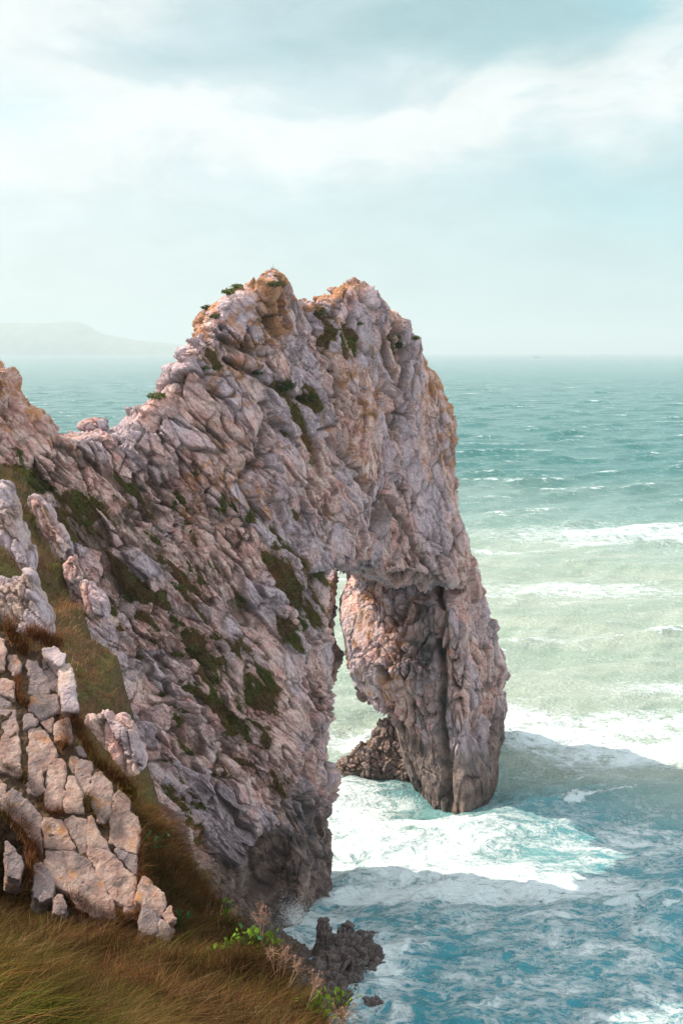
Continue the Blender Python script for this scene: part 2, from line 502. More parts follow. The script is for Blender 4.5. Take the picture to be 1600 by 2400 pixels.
def build_arch():
    h = 0.42
    ax, shp = grid_pts((-52, 78, -2.5), (20, 152, 52), h)
    X, Y = np.meshgrid(ax[0], ax[1], indexing='ij'); S, T = spine_st(X.astype(float), Y.astype(float))
    # outline on the spine sheet, enlarged
    pts = [ray_spine(x * K, y * K) for x, y in TOP]; ts = np.array([(p[1], p[2]) for p in pts if p])
    ts = ts[np.argsort(ts[:, 0])]
    H = np.interp(S, ts[:, 0], ts[:, 1]) + 1.2
    Z = ax[2][None, None, :]
    S3 = S[:, :, None].astype(np.float32); T3 = T[:, :, None].astype(np.float32)
    z01 = np.clip(Z / 48, 0, 1)
    far = sstep(S, SC[3], SC[5])[:, :, None].astype(np.float32)       # 0 on the landward wall, 1 at the leg
    left = sstep(S, SC[4] - 2, SC[2] - 4)[:, :, None].astype(np.float32)
    Wf = 5.6 - 2.8 * z01 ** 1.3 + left * (np.maximum(0, 30 - Z) * 0.34) - far * 0.8
    Wb = 5.5 - 2.6 * z01 ** 1.2 + sstep(S, SC[4] + 9, SC[5])[:, :, None].astype(np.float32) * 9.0 * sstep(Z, 27, 20)
    f = np.where(T3 > 0, T3 - Wf, -T3 - Wb).astype(np.float32)
    f = smax(f, (Z - H[:, :, None]).astype(np.float32) * 0.8, 2.0)
    # right end of the wall
    ez = np.array([[p[2], p[1]] for p in (ray_spine(x * K, y * K) for x, y in RIGHT) if p]); ez = ez[np.argsort(ez[:, 0])]
    send = np.interp(ax[2], ez[:, 0], ez[:, 1])[None, None, :]
    f = smax(f, (S3 - send - 1.0).astype(np.float32), 3.0)
    XX = np.broadcast_to(X[:, :, None], shp).reshape(-1); YY = np.broadcast_to(Y[:, :, None], shp).reshape(-1); ZZ = np.broadcast_to(Z, shp).reshape(-1)
    f = np.broadcast_to(f, shp).reshape(-1).copy()
    near = np.where((f < 4.5) & (f > -16))[0]
    P = np.stack([XX[near], YY[near], ZZ[near]], 1).astype(np.float64)
    g = f[near] + 1.5 * gnoise(P, 0.10, 2, 11) + 0.5 * gnoise(P, 0.33, 2, 12)
    # cave under the landward wall
    cc = at(628 * K, 2010 * K, 101.5); q = (P - cc) / np.array([2.6, 4.0, 3.6]); g = smax(g, (1 - np.linalg.norm(q, axis=1)) * 2.2, 1.0)
    # silhouette
    px, py, dep = project(P)
    dsil = poly_sdf(np.stack([px, py], 1), SIL) * dep / FPX
    g = smax(g, dsil + 0.12, 0.5)
    # the opening: the leg's inner face sweeps from front rim to back rim
    z = P[:, 2]
    def halfplane(A, B):
        fx, fy = interp_z(A, z); bx, by = interp_z(B, z)
        ux, uy = bx - fx, by - fy; L = np.hypot(ux, uy) + 1e-6; ux, uy = ux / L, uy / L
        return (P[:, 0] - fx) * uy - (P[:, 1] - fy) * ux
    dR = smin(halfplane(FRp, MRp), halfplane(MRp, BRp), 0.8)
    sx, sy = -0.80, 0.60
    lx, ly = -0.2 + 0 * z, 110.6 + 0 * z
    dL = (P[:, 0] - lx) * (-sy) - (P[:, 1] - ly) * (-sx)
    dL = -dL * 1.0
    test = (3 - lx[:1]) * (-sy) - (118 - ly[:1]) * (-sx)
    dL = ((P[:, 0] - lx) * (-sy) - (P[:, 1] - ly) * (-sx)) * (-np.sign(test))
    ceil = P[:, 2] - 25.2
    hole = smax(smax(dL, dR, 1.0), ceil, 1.5)
    slit = poly_sdf(np.stack([px, py], 1), SLIT) * dep / FPX
    slit = np.maximum(slit, 108.5 - P[:, 1])
    hole = smin(hole, slit - 0.45, 0.25)
    g = smax(g, -hole, 0.7)
    q = (P - np.array([4.6, 137.0, 10.0])) / np.array([5.4, 5.0, 11.2])
    g = smin(g, (np.linalg.norm(q, axis=1) - 1) * 5.0, 0.5)
    g = smax(g, -(slit - 0.45), 0.3)
    f[near] = g
    V, Q = surface_nets(f.reshape(shp), np.array([ax[0][0], ax[1][0], ax[2][0]], float), h)
    return V, Q


V, Q = build_arch()
ARCH_COARSE = (V, Q)
bvh = BVHTree.FromPolygons([tuple(v) for v in V], [tuple(int(i) for i in q) for q in Q])


def hit(px, py, tree=None):
    r = ray(px, py); r = r / np.linalg.norm(r)
    loc, nrm, _, _ = (tree or bvh).ray_cast(Vector(CAM), Vector(r), 400)
    return (None, None) if loc is None else (np.array(loc), np.array(nrm))


V, Q = subdivide(V, Q, 2)
N = vnormals(V, Q)
px, py, dep = project(V)
UW = np.array([0.58, 0.81, 0])                                       # along the wall
FRAME_ARCH = frame_of((0.42, 0.42, -0.80), (0.80, -0.58, 0.1))
FRAME_V = frame_of((0.10, 0.14, -0.98), (0.85, -0.5, 0.1))
vert = sstep(px / K + 60 * gnoise(V, 0.15, 2, 24), 740, 860)[:, None]    # joints turn upright towards the seaward end
warp = np.stack([gnoise(V, 0.16, 3, 21), gnoise(V, 0.16, 3, 22), gnoise(V, 0.16, 3, 23)], 1) * 1.1
E_ = (V + warp * 0.22) @ FRAME_ARCH.T; Ev = (V + warp * 0.22) @ FRAME_V.T
E_ = np.where(vert > 0.5, Ev, E_)
lay = lambda L, sd: worley(E_ / np.asarray(L), sd)
W1 = lay((6.5, 2.4, 2.8), 31); W2 = lay((2.6, 0.95, 1.1), 32); W3 = lay((1.0, 0.42, 0.5), 33); W4 = lay((0.5, 0.24, 0.28), 34)
nn1 = gnoise(V, 0.5, 4, 41); nn2 = gnoise(V, 2.2, 3, 42)
smoothz = sstep(V[:, 2], 8.5, 4.0)                                    # wave-worn foot
lit_in = np.exp(-(((px / K - 822) / 62) ** 2 + ((py / K - 1430) / 120) ** 2)) * sstep(V[:, 1], 122, 126)  # sunlit patch on the leg; its glow also goes into the colour
calm_r = (1 - 0.55 * smoothz) * (1 - 0.22 * sstep(px / K, 900, 1000)) * (1 - 0.88 * lit_in) * (1 - 0.55 * np.exp(-((px / K - 776) / 14) ** 2) * sstep(py / K, 1290, 1340))
calm_r = calm_r * (1 - 0.5 * sstep(N[:, 2], 0.3, 0.8))
ma = sstep(gnoise(V, 0.12, 2, 51), -0.25, 0.25); mb = sstep(gnoise(V, 0.17, 2, 52), -0.08, 0.18); mc = sstep(gnoise(V, 0.22, 2, 53), -0.12, 0.14)
rug = calm_r * (0.35 + 0.75 * ma)
c1 = np.exp(-((W1[1] - W1[0]) / 0.03) ** 2) * sstep(W1[2], 0.25, 0.6); c2_ = np.exp(-((W2[1] - W2[0]) / 0.13) ** 2) * sstep(W2[2], 0.30, 0.65); c3 = np.exp(-((W3[1] - W3[0]) / 0.16) ** 2) * sstep(W3[2], 0.3, 0.6)
# tilted bedding: long straight ledges stepping across the face
bed = E_[:, 1] / 2.3 + 0.35 * gnoise(V, 0.10, 2, 45); bedr = (bed % 1.0)
saw = (bedr - 0.5) * sstep(gnoise(V, 0.14, 2, 46), -0.2, 0.2)
bed2 = E_[:, 1] / 0.74 + 0.5 * gnoise(V, 0.2, 2, 47); saw2 = ((bed2 % 1.0) - 0.5) * sstep(gnoise(V, 0.2, 2, 48), -0.1, 0.25)
rib = 1 - np.abs(gnoise(E_ / np.array([5.0, 0.8, 1.0]), 1.0, 3, 43, 0.6)) * 2.2
rib2 = 1 - np.abs(gnoise(E_ / np.array([1.5, 0.28, 0.4]), 1.0, 3, 44, 0.65)) * 2.2
crl = gnoise(E_ / np.array([9.0, 1.7, 2.2]), 1.0, 2, 49, 0.4); crk = np.exp(-(crl / 0.030) ** 2) * sstep(gnoise(V, 0.2, 2, 50), -0.2, 0.1)
disp = -0.40 * crk * calm_r + rug * (0.85 * (W1[2] - 0.5) + 0.85 * W1[3] - 0.5 * c1) + calm_r * (0.80 * saw + 0.36 * saw2) + calm_r * (0.05 + 1.05 * mb) * (0.55 * (W2[2] - 0.5) + 0.90 * W2[3] - 0.46 * c2_) \
    + calm_r * (0.16 + 1.0 * mc) * (0.20 * (W3[2] - 0.5) + 0.30 * W3[3] - 0.20 * c3 + 0.09 * (W4[2] - 0.5) + 0.10 * W4[3]) + calm_r * (0.12 * (rib - 0.5) + 0.07 * (rib2 - 0.5)) + 0.15 * nn1 * calm_r + 0.05 * nn2 * calm_r
# the long cleft down the leg, and a few named joints across the wall
def groove(pts, width, depth):
    pts = np.array(pts, float) * K; o = np.full(len(V), 1e9)
    for a, b in zip(pts[:-1], pts[1:]):
        e = b - a; t = np.clip(((px - a[0]) * e[0] + (py - a[1]) * e[1]) / (e @ e), 0, 1)
        o = np.minimum(o, np.hypot(px - a[0] - t * e[0], py - a[1] - t * e[1]))
    return np.exp(-(o / (width * K)) ** 2) * depth
facing = sstep(-(N * (ray(px, py) / np.linalg.norm(ray(px, py), axis=1)[:, None])).sum(1), 0.0, 0.25)
gr = groove([(1000, 1330), (1018, 1400), (1008, 1480), (1018, 1560), (1012, 1650), (1022, 1740), (1030, 1880)], 9, 0.75) \
    + groove([(815, 1100), (850, 1150), (930, 1190), (960, 1260), (1000, 1330)], 6, 0.8) \
    + groove([(520, 825), (590, 860), (650, 900), (720, 930)], 7, 0.8) + groove([(750, 1010), (790, 1060), (830, 1100)], 6, 0.8) \
    + groove([(390, 1120), (480, 1220), (560, 1300), (600, 1370)], 5, 0.7) + groove([(700, 700), (740, 800), (780, 900), (770, 930)], 6, 0.7) \
    + groove([(870, 780), (900, 870), (920, 960), (900, 1060)], 6, 0.7) + groove([(610, 930), (600, 1050), (560, 1090)], 9, 0.8)
disp = disp - gr * facing * (np.abs(dep - 115) < 40)
# vegetation patches that cling to the face: (x, y, along, across, turn)
VEG = [(190, 1230, 110, 40), (250, 1290, 120, 30), (330, 1380, 90, 26), (400, 1370, 60, 45), (450, 1470, 100, 42), (480, 1600, 90, 30), (690, 1360, 95, 42), (655, 1450, 50, 25),
       (605, 1590, 60, 34), (600, 1690, 60, 22), (300, 1150, 60, 24), (650, 893, 34, 20), (705, 918, 34, 18), (760, 765, 70, 20), (810, 780, 50, 16), (492, 828, 28, 12), (690, 1010, 60, 18),
       (60, 1110, 60, 30), (130, 1150, 50, 22), (915, 790, 26, 18), (640, 660, 34, 10), (420, 1850, 80, 40), (520, 1140, 30, 14), (450, 1090, 26, 14), (240, 1180, 70, 24), (560, 1500, 50, 20), (690, 960, 50, 12)]
veg = np.zeros(len(V))
for (x, y, a, b) in VEG:
    ang = R(58); ddx = (px / K - x); ddy = (py / K - y)
    p_ = ddx * math.cos(ang) + ddy * math.sin(ang); q_ = -ddx * math.sin(ang) + ddy * math.cos(ang)
    veg = np.maximum(veg, np.exp(-((p_ / (a * 1.2)) ** 2 + (q_ / (b * 1.45)) ** 2)))
streak = gnoise(E_ / np.array([3.2, 0.9, 1.2]), 1.0, 3, 61, 0.6)
veg = np.maximum(veg, 0.34 * sstep(py / K, 1080, 1180) * sstep(px / K, 770, 640) * sstep(py / K, 1950, 1750))
veg = np.clip(veg * 1.35 * facing - 1.0 * np.maximum(-0.1, disp) + 2.1 * streak * (0.3 + veg) - 0.46, 0, 1)
disp = disp * (1 - 0.55 * veg) + 0.12 * veg
V = V + N * disp[:, None]
crack = np.clip(np.maximum.reduce([c1 * 0.9, crk * 0.9 * (1 - lit_in), c2_ * 0.8, c3 * 0.35, gr * 0.7 * facing]) + sstep(-disp + 0.25 * gnoise(V, 0.8, 2, 65), 0.25, 0.65) * 0.8 * (1 - lit_in), 0, 1)  # stronger in cracks and where the surface lies low
wet = sstep(V[:, 2] + 2.2 * gnoise(V, 0.2, 3, 62), 7.5, 4.5)
# shade painted over the leg's dark staining; darker by the cave, tidal band below
stain_shade = np.exp(-(((px / K - 968) / 52) ** 2 + ((py / K - 1490) / 150) ** 2)) * 0.95
stain_shade = np.maximum(stain_shade, np.exp(-(((px / K - 1015) / 24) ** 2 + ((py / K - 1640) / 170) ** 2)) * 0.8)
stain_shade = np.maximum(stain_shade, np.exp(-(((px / K - 600) / 75) ** 2 + ((py / K - 2000) / 90) ** 2)) * 0.75)
stain_shade = np.maximum(stain_shade, np.exp(-(((px / K - 690) / 36) ** 2 + ((py / K - 1880) / 90) ** 2)) * 0.7)
stain_shade = np.maximum(stain_shade, 0.7 * sstep(V[:, 2] + 0.8 * gnoise(V, 0.4, 3, 66), 2.2, 0.7))
stain_shade = np.clip(stain_shade * (0.9 + 1.4 * gnoise(V, 0.3, 3, 63)) * (V[:, 1] < 150), 0, 1)
ochre = np.clip(0.12 + 1.2 * gnoise(V, 0.08, 2, 64) + 0.5 * sstep(py / K, 1150, 800) + 0.2 * sstep(N[:, 2], 0.25, 0.7) * sstep(py / K, 1100, 950) + 0.30 * lit_in + 0.5 * np.exp(-(((px / K - 880) / 90) ** 2 + ((py / K - 1560) / 220) ** 2))  # lichen cover, plus golden sunlight painted into the leg's lit patch
                + 0.7 * np.exp(-(((px / K - 620) / 40) ** 2 + ((py / K - 730) / 60) ** 2)) + 0.6 * np.exp(-(((px / K - 60) / 120) ** 2 + ((py / K - 950) / 90) ** 2)) - 0.5 * sstep(py / K, 1150, 1350) * (px / K < 770), -0.5, 1.6)
arch = mk_mesh('rock_arch', V, Q, mat=M_rock, smooth=False, attrs=dict(cell=W1[2] * 0.6 + W2[2] * 0.4, crack=crack, veg=veg, wet=wet, stain_shade=stain_shade, ochre=ochre))
tag(arch, 'huge pinkish limestone sea arch with twin peaks and one leg standing in the surf', 'rock arch')
ARCH = (V, N, veg, px, py, facing)


# ------------------------------------------------------------------ generic smaller rocks
def rock_body(name, sdf, lo, hi, h, mat, origin, frame, L, amp, seed, levels=0, parent=None, veg_fn=None, attrs=None, wetz=None):
    ax, shp = grid_pts(lo, hi, h)
    G = np.stack(np.meshgrid(*ax, indexing='ij'), -1).reshape(-1, 3).astype(np.float64)
    V, Q = surface_nets(sdf(G).reshape(shp), np.array([a[0] for a in ax], float), h)
    if levels: V, Q = subdivide(V, Q, levels)
    V = np.asarray(V, np.float64); N = vnormals(V, Q)
    wv = np.stack([gnoise(V, 0.35 / L[0], 2, seed + k) for k in (1, 2, 3)], 1) * L[1] * 0.6
    A = facet(V + wv, frame, L, seed + 4); B = facet(V + wv, frame, [l * 0.42 for l in L], seed + 5)
    ca = np.exp(-((A[1] - A[0]) / 0.09) ** 2); cb = np.exp(-((B[1] - B[0]) / 0.12) ** 2)
    dsp = amp * (0.9 * (A[2] - 0.5) + 0.9 * A[3] - 0.45 * ca + 0.4 * (B[2] - 0.5) + 0.4 * B[3] - 0.2 * cb) + amp * 0.5 * gnoise(V, 0.8 / L[1], 4, seed + 6)
    V = V + N * dsp[:, None]
    at_ = dict(cell=A[2], crack=np.clip(ca * 0.7 + cb * 0.3, 0, 1), veg=np.zeros(len(V)), wet=np.zeros(len(V)) if wetz is None else sstep(V[:, 2], wetz[1], wetz[0]),
               stain_shade=np.zeros(len(V)), ochre=np.zeros(len(V)) + 0.3)
    if attrs: at_.update(attrs(V, N))
    return mk_mesh(name, V - np.asarray(origin), Q, mat=mat, parent=parent, attrs=at_, smooth=False)


def blob_sdf(blobs, k):
    """blobs: (centre, radii, lean) rounded lumps joined smoothly"""
    def fn(G):
        f = None
        for c, r_ in blobs:
            q = (G - np.asarray(c)) / np.asarray(r_)
            e = (np.linalg.norm(q, axis=1) - 1) * min(r_)
            f = e if f is None else smin(f, e, k)
        return f
    return fn


def bounds(blobs, pad):
    lo = np.min([np.asarray(c) - np.asarray(r_) for c, r_ in blobs], 0) - pad
    hi = np.max([np.asarray(c) + np.asarray(r_) for c, r_ in blobs], 0) + pad
    return lo, hi


def lump_rock(name, blobs, h, mat, L, amp, seed, label, cat, k=0.5, frame=None, group=None, wetz=None, levels=0):
    lo, hi = bounds(blobs, amp * 1.5 + 2 * h)
    base = np.array([np.mean([c[0] for c, _ in blobs]), np.mean([c[1] for c, _ in blobs]), 0.0])
    o = rock_body(name, blob_sdf(blobs, k), lo, hi, h, mat, base, frame_of((0.4, 0.1, -0.9), (0.6, -0.7, 0.2)) if frame is None else frame, L, amp, seed, levels, wetz=wetz)
    o.location = base
    return tag(o, label, cat, group)


# rock behind the leg of the arch
b0 = water(850, 1815)
lump_rock('sea_rock', [(b0 + (3.2, 1.0, 0.8), (2.6, 2.4, 5.2)), (b0 + (0.8, 0.2, 0.4), (2.4, 1.8, 2.8)), (b0 + (-1.3, 0, 0.2), (2.2, 1.4, 1.4)), (b0 + (4.6, -1.2, 0), (1.2, 1.5, 3.0))],
          0.2, M_searock, (1.4, 0.8, 0.8), 0.45, 311, 'brown craggy rock lying in foam behind the leg of the arch', 'rock', 0.8, wetz=(0.4, 1.4), levels=1)

# dark jagged rocks at the foot of the near cliff
def C3(x, y): return 500 + x / 3.484, 2050 + y / 3.484
def wp(x, y, z=0.0): return water(*C3(x, y)) + np.array([0, 0, z])
fr_j = frame_of((0.35, 0.3, 0.9), (0.6, -0.7, 0.2))
a0 = wp(895, 675)
lump_rock('jagged_rock', [(a0 + (0.05, 0, 0.8), (0.62, 0.9, 2.0)), (a0 + (0.5, 0.2, 0.4), (0.8, 0.9, 1.25)), (a0 + (-0.1, -0.1, 0), (0.75, 1.0, 1.0)), (a0 + (0.1, 0.1, 1.7), (0.36, 0.4, 0.9))], 0.11, M_dark, (1.1, .5, .5), 0.24, 321,
          'tall dark rock horn standing upright in the cove water', 'rock', 0.3, fr_j, 'dark rocks at the cliff foot', levels=1)
lump_rock('jagged_rock', [(wp(1120, 730, 0.3), (1.7, 1.9, 1.7)), (wp(1250, 780, 0.2), (1.3, 1.5, 1.4)), (wp(1000, 860, 0.3), (1.8, 2.0, 1.7)), (wp(1090, 640, 0.7), (0.6, 0.8, 1.5)), (wp(880, 950, 0.2), (1.9, 1.9, 1.5)), (wp(950, 1080, 0.1), (1.7, 1.6, 1.3)), (wp(1080, 960, 0.1), (1.4, 1.4, 1.2)), (wp(1240, 690, 0.4), (.7, .8, 1.4)), (wp(760, 1020, 0.2), (1.6, 1.7, 1.4)), (wp(860, 1130, 0.1), (1.5, 1.5, 1.2)),
                          (wp(760, 880, 0), (1.2, 1.4, .7))], 0.15, M_dark, (1.3, .6, .6), 0.42, 331, 'broad dark jagged rock mass, largest at the cliff foot', 'rock', 0.35, fr_j, 'dark rocks at the cliff foot', levels=1)
lump_rock('jagged_rock', [(wp(1220, 555, 0.1), (0.75, 0.9, 0.8)), (wp(1300, 520, 0), (0.6, 0.6, 0.5))], 0.1, M_dark, (.8, .4, .4), 0.2, 341,
          'small dark pointed rock in wash beyond the broad rock mass', 'rock', 0.2, fr_j, 'dark rocks at the cliff foot', levels=1)
lump_rock('jagged_rock', [(wp(560, 730, 0.2), (1.9, 1.9, 1.5)), (wp(680, 720, 0), (1.3, 1.5, 1.1)), (wp(470, 640, 0.2), (1.5, 1.5, 1.5)), (wp(620, 830, 0.1), (1.5, 1.5, 1.3))], 0.15, M_dark, (1.1, .5, .5), 0.32, 351,
          'low dark rock half hidden behind the dried flower stalks', 'rock', 0.3, fr_j, 'dark rocks at the cliff foot', levels=1)
lump_rock('jagged_rock', [(wp(1150, 1040, 0.15), (1.0, 0.6, 0.5)), (wp(1290, 1065, 0.15), (0.8, 0.5, 0.42))], 0.1, M_dark, (.8, .4, .4), 0.16, 361,
          'flat dark rock barely showing above swirling water in front', 'rock', 0.2, fr_j, 'dark rocks at the cliff foot', levels=1)

# ================================================================== THE HILLSIDE
NEAR = [(765, 2352, 13), (690, 2270, 15), (592, 2180, 17.5), (545, 2125, 19.5), (490, 2060, 21.5), (440, 1975, 23.3), (392, 1900, 24.6), (325, 1830, 25.6), (240, 1722, 26.2), (172, 1625, 27), (118, 1460, 28.5), (75, 1290, 30), (30, 1150, 31.5), (0, 1110, 32.5)]
NR = np.array([atd(*a) for a in NEAR]); NR[:, 2] -= 0.36 + 2.8 * sstep(NR[:, 1], 26.4, 28.0)
NR = np.concatenate([[(3.0, -4, 40.3), (1.4, 3, 38.4), (0.2, 8, 36.6), (-0.05, 11, 35.7)], NR, [NR[-1] + (-0.5, 2, -4), NR[-1] + (-1, 5, -12), NR[-1] + (-1.5, 60, -42)]])
FAR = [(60, 1090, 82), (85, 1130, 78), (140, 1240, 73), (190, 1350, 68), (240, 1500, 62), (262, 1640, 57), (225, 1740, 51), (160, 1840, 45)]
FRD = np.array([atd(*a) for a in FAR])
FRD = np.concatenate([[FRD[0] + (-2, 14, -4), FRD[0] + (-1, 6, -0.5)], FRD, [FRD[-1] + (-2, -8, -8), FRD[-1] + (-3, -30, -20)]])[::-1]
AY = np.array([(-4, .12), (3, .35), (8, .72), (10, .52), (13, .30), (17, .15), (19.6, .08), (21.2, .45), (22.6, 1.0), (24.6, .8), (26, .25), (29, .3), (32, .2), (34, .05), (90, .02)])


def hill_z(XY):
    XY = np.asarray(XY, float); x, y = XY[:, 0], XY[:, 1]
    u = np.interp(y, NR[:, 1], NR[:, 0]) - x; z0 = np.interp(y, NR[:, 1], NR[:, 2]); a = np.interp(y, AY[:, 0], AY[:, 1])
    up = np.maximum(u, 0); dn = np.maximum(-u, 0)
    zn = z0 + 5.0 * np.tanh(a * up / 5.0) - 3.2 * np.maximum(0, dn - 0.12)
    yw = np.stack([0 * y, y, 0 * y + 3.3], 1); jag = 2.6 * _gn(yw * 0.17, 75) + 1.5 * _gn(yw * 0.5, 76) + 0.7 * _gn(yw * 1.5, 77) - 0.5
    u = np.interp(y, FRD[:, 1], FRD[:, 0]) + jag - x; z0 = np.interp(y, FRD[:, 1], FRD[:, 2])
    up = np.maximum(u, 0); dn = np.maximum(-u, 0)
    zf = z0 + 6.0 * np.tanh(0.42 * up / 6.0) - 4.0 * dn
    return np.maximum(zn, zf)


def hill_rough(P3):
    return 0.9 * gnoise(P3, 0.22, 3, 73) * sstep(P3[:, 1], 42, 50) + 0.22 * gnoise(P3, 0.45, 3, 71) + 0.17 * gnoise(P3, 1.5, 3, 72)


ys = [2.5]
while ys[-1] < 96: ys.append(ys[-1] + max(0.10, ys[-1] * 0.0065))
ys = np.array(ys); xs = np.concatenate([np.arange(-34, -12, 0.5), np.arange(-12, 8, 0.12), np.arange(8, 16, 0.5)])
GX, GY = np.meshgrid(xs, ys, indexing='ij')
XY = np.stack([GX.ravel(), GY.ravel()], 1); HZ = hill_z(XY)
HV = np.concatenate([XY, HZ[:, None]], 1)
HV[:, 2] += hill_rough(HV) * sstep(HV[:, 1], 3, 8)
ii = np.arange(len(xs) * len(ys)).reshape(len(xs), len(ys))
HQ = np.stack([ii[:-1, :-1].ravel(), ii[1:, :-1].ravel(), ii[1:, 1:].ravel(), ii[:-1, 1:].ravel()], 1)
keep = (HV[HQ][:, :, 2].max(1) > -3)
HQ = HQ[keep]
M_soil, n = new_mat('hill_soil')
co = n.new('ShaderNodeTexCoord').outputs['Object']
f1 = n.noise(co, 1.1, 5, 0.6); f2 = n.noise(co, 9.0, 6, 0.7)
col = n.mix(n.ramp(f1, 0.4, 0.62), (0.085, 0.05, 0.028), (0.07, 0.066, 0.024))
col = n.mix(n.ramp(f2, 0.5, 0.7), col, (0.19, 0.115, 0.065))
finish(n, col, 0.95, f2, 0.9, 0.08, 0.1)
hill = mk_mesh('hillside', HV, HQ, mat=M_soil)
tag(hill, kind='structure')
hill_bvh = BVHTree.FromPolygons([tuple(v) for v in HV], [tuple(int(i) for i in q) for q in HQ])

# ================================================================== CRACKED OUTCROP
def CA(x, y): return x / 3.92, 1450 + y / 3.92
def CB(x, y): return x / 3.92, 1800 + y / 3.92
def CC(x, y): return x / 3.92, 1100 + y / 3.92
pA = atd(60, 2080, 18.7); pB = atd(330, 2100, 18.9); pC = atd(110, 1500, 21.9)
oN = np.cross(pB - pA, pC - pA); oN /= np.linalg.norm(oN)
if oN[1] > 0: oN = -oN
oU = (pB - pA) / np.linalg.norm(pB - pA); oV = np.cross(oN, oU)
if oV[2] < 0: oV = -oV
oO = atd(170, 1800, 20.3); oO = oO - oN * ((oO - pA) @ oN)


def on_plane(px_, py_, off=0.0, O=None, Nn=None):
    O = oO if O is None else O; Nn = oN if Nn is None else Nn
    r = ray(px_, py_); t = ((O + Nn * off - CAM) @ Nn) / (r @ Nn); return CAM + r * np.asarray(t)[..., None]


def make_slab(poly_px, thick, parent, seed, mat=None, off=0.0, name='slab', h=0.023, tilt=0.9, rough=0.014, label=None, grow=0.0):
    rs = np.random.default_rng(seed)
    W = np.array([on_plane(x, y, off) for x, y in poly_px]); q = W - oO
    P2 = np.stack([q @ oU, q @ oV], 1)
    cen = P2.mean(0)
    # finer outline with some natural irregularity
    lo = np.array([P2[:, 0].min() - .15, P2[:, 1].min() - .15, -thick - .1]); hi = np.array([P2[:, 0].max() + .15, P2[:, 1].max() + .15, .22])
    ax, shp = grid_pts(lo, hi, h)
    G = np.stack(np.meshgrid(*ax, indexing='ij'), -1).reshape(-1, 3).astype(np.float64)
    wob = 0.035 * gnoise(G, 2.5, 3, seed) + 0.035 * gnoise(G, 7.0, 3, seed + 1, 0.65)
    ta, tb = np.tan(np.radians(rs.normal(0, tilt, 2)))
    o_ = rs.normal(0, 0.012)
    topz = ta * (G[:, 0] - cen[0]) + tb * (G[:, 1] - cen[1]) + o_ + 0.06 * gnoise(G * (1, 1, 0), 1.3, 3, seed + 2)
    f = smax(poly_sdf(G[:, :2], P2) + wob - 0.016 - grow, G[:, 2] - topz, 0.018)
    f = np.maximum(f, -thick - G[:, 2])
    V, Qd = surface_nets(f.reshape(shp), np.array([a[0] for a in ax], float), h)
    Nn = vnormals(V, Qd)
    fb = worley(V / np.array([0.22, 0.34, 0.2]) + seed, seed)
    ck = np.exp(-((fb[1] - fb[0]) / 0.06) ** 2)
    V = V + Nn * (rough * (fb[2] - 0.5) + rough * 1.2 * gnoise(V, 6.0, 4, seed + 3, 0.6))[:, None]
    Wd = oO + V[:, :1] * oU + V[:, 1:2] * oV + (V[:, 2:] + off) * oN
    base = np.array(parent.location) if parent else np.array(on_plane(*np.mean(poly_px, 0), off))
    o = mk_mesh(name, Wd - base, Qd if np.dot(np.cross(oU, oV), oN) > 0 else Qd[:, ::-1], mat=mat or M_slab, parent=parent, smooth=False,
                attrs=dict(cell=np.full(len(V), rs.random()), crack=np.zeros(len(V)), veg=np.zeros(len(V)), wet=np.zeros(len(V)), stain_shade=np.clip(1.3 * gnoise(V, 2.2, 5, seed + 9, 0.65) - 0.10, 0, .55),
                           ochre=np.full(len(V), 0.1 + 0.5 * rs.random())))
    if not parent: o.location = base
    if label: o['label'] = label
    return o


outcrop = thing('rock_outcrop', on_plane(*CB(700, 1300)), 'cracked pinkish rock outcrop of fitted slabs on the grassy slope', 'rock outcrop')
A_ = [[(-80, 120), (0, 150), (45, 200), (60, 300), (40, 470), (-80, 500)], [(95, 340), (160, 320), (195, 420), (180, 490), (130, 510), (80, 450)], [(-80, 560), (20, 550), (70, 545), (130, 590), (130, 740), (60, 700), (-80, 650)],
      [(-80, 670), (0, 672), (110, 755), (115, 810), (0, 830), (-80, 830)], [(250, 375), (330, 390), (390, 470), (450, 550), (455, 680), (285, 690), (270, 500)],
      [(295, 700), (530, 690), (555, 840), (430, 890), (380, 915), (330, 870), (280, 840)], [(235, 865), (300, 870), (340, 930), (320, 970), (230, 1015)],
      [(370, 970), (440, 1040), (470, 1130), (510, 1180), (500, 1270), (440, 1390), (260, 1480), (270, 1290), (280, 1020)], [(385, 930), (480, 900), (480, 1020), (450, 1010)], [(500, 970), (620, 910), (660, 1050), (640, 1110), (520, 1110)],
      [(-80, 850), (155, 830), (165, 1000), (180, 1200), (195, 1450), (110, 1430), (0, 1390), (-80, 1390)], [(660, 1250), (730, 1270), (690, 1400), (640, 1330)], [(670, 1160), (730, 1160), (790, 1250), (720, 1240)]]
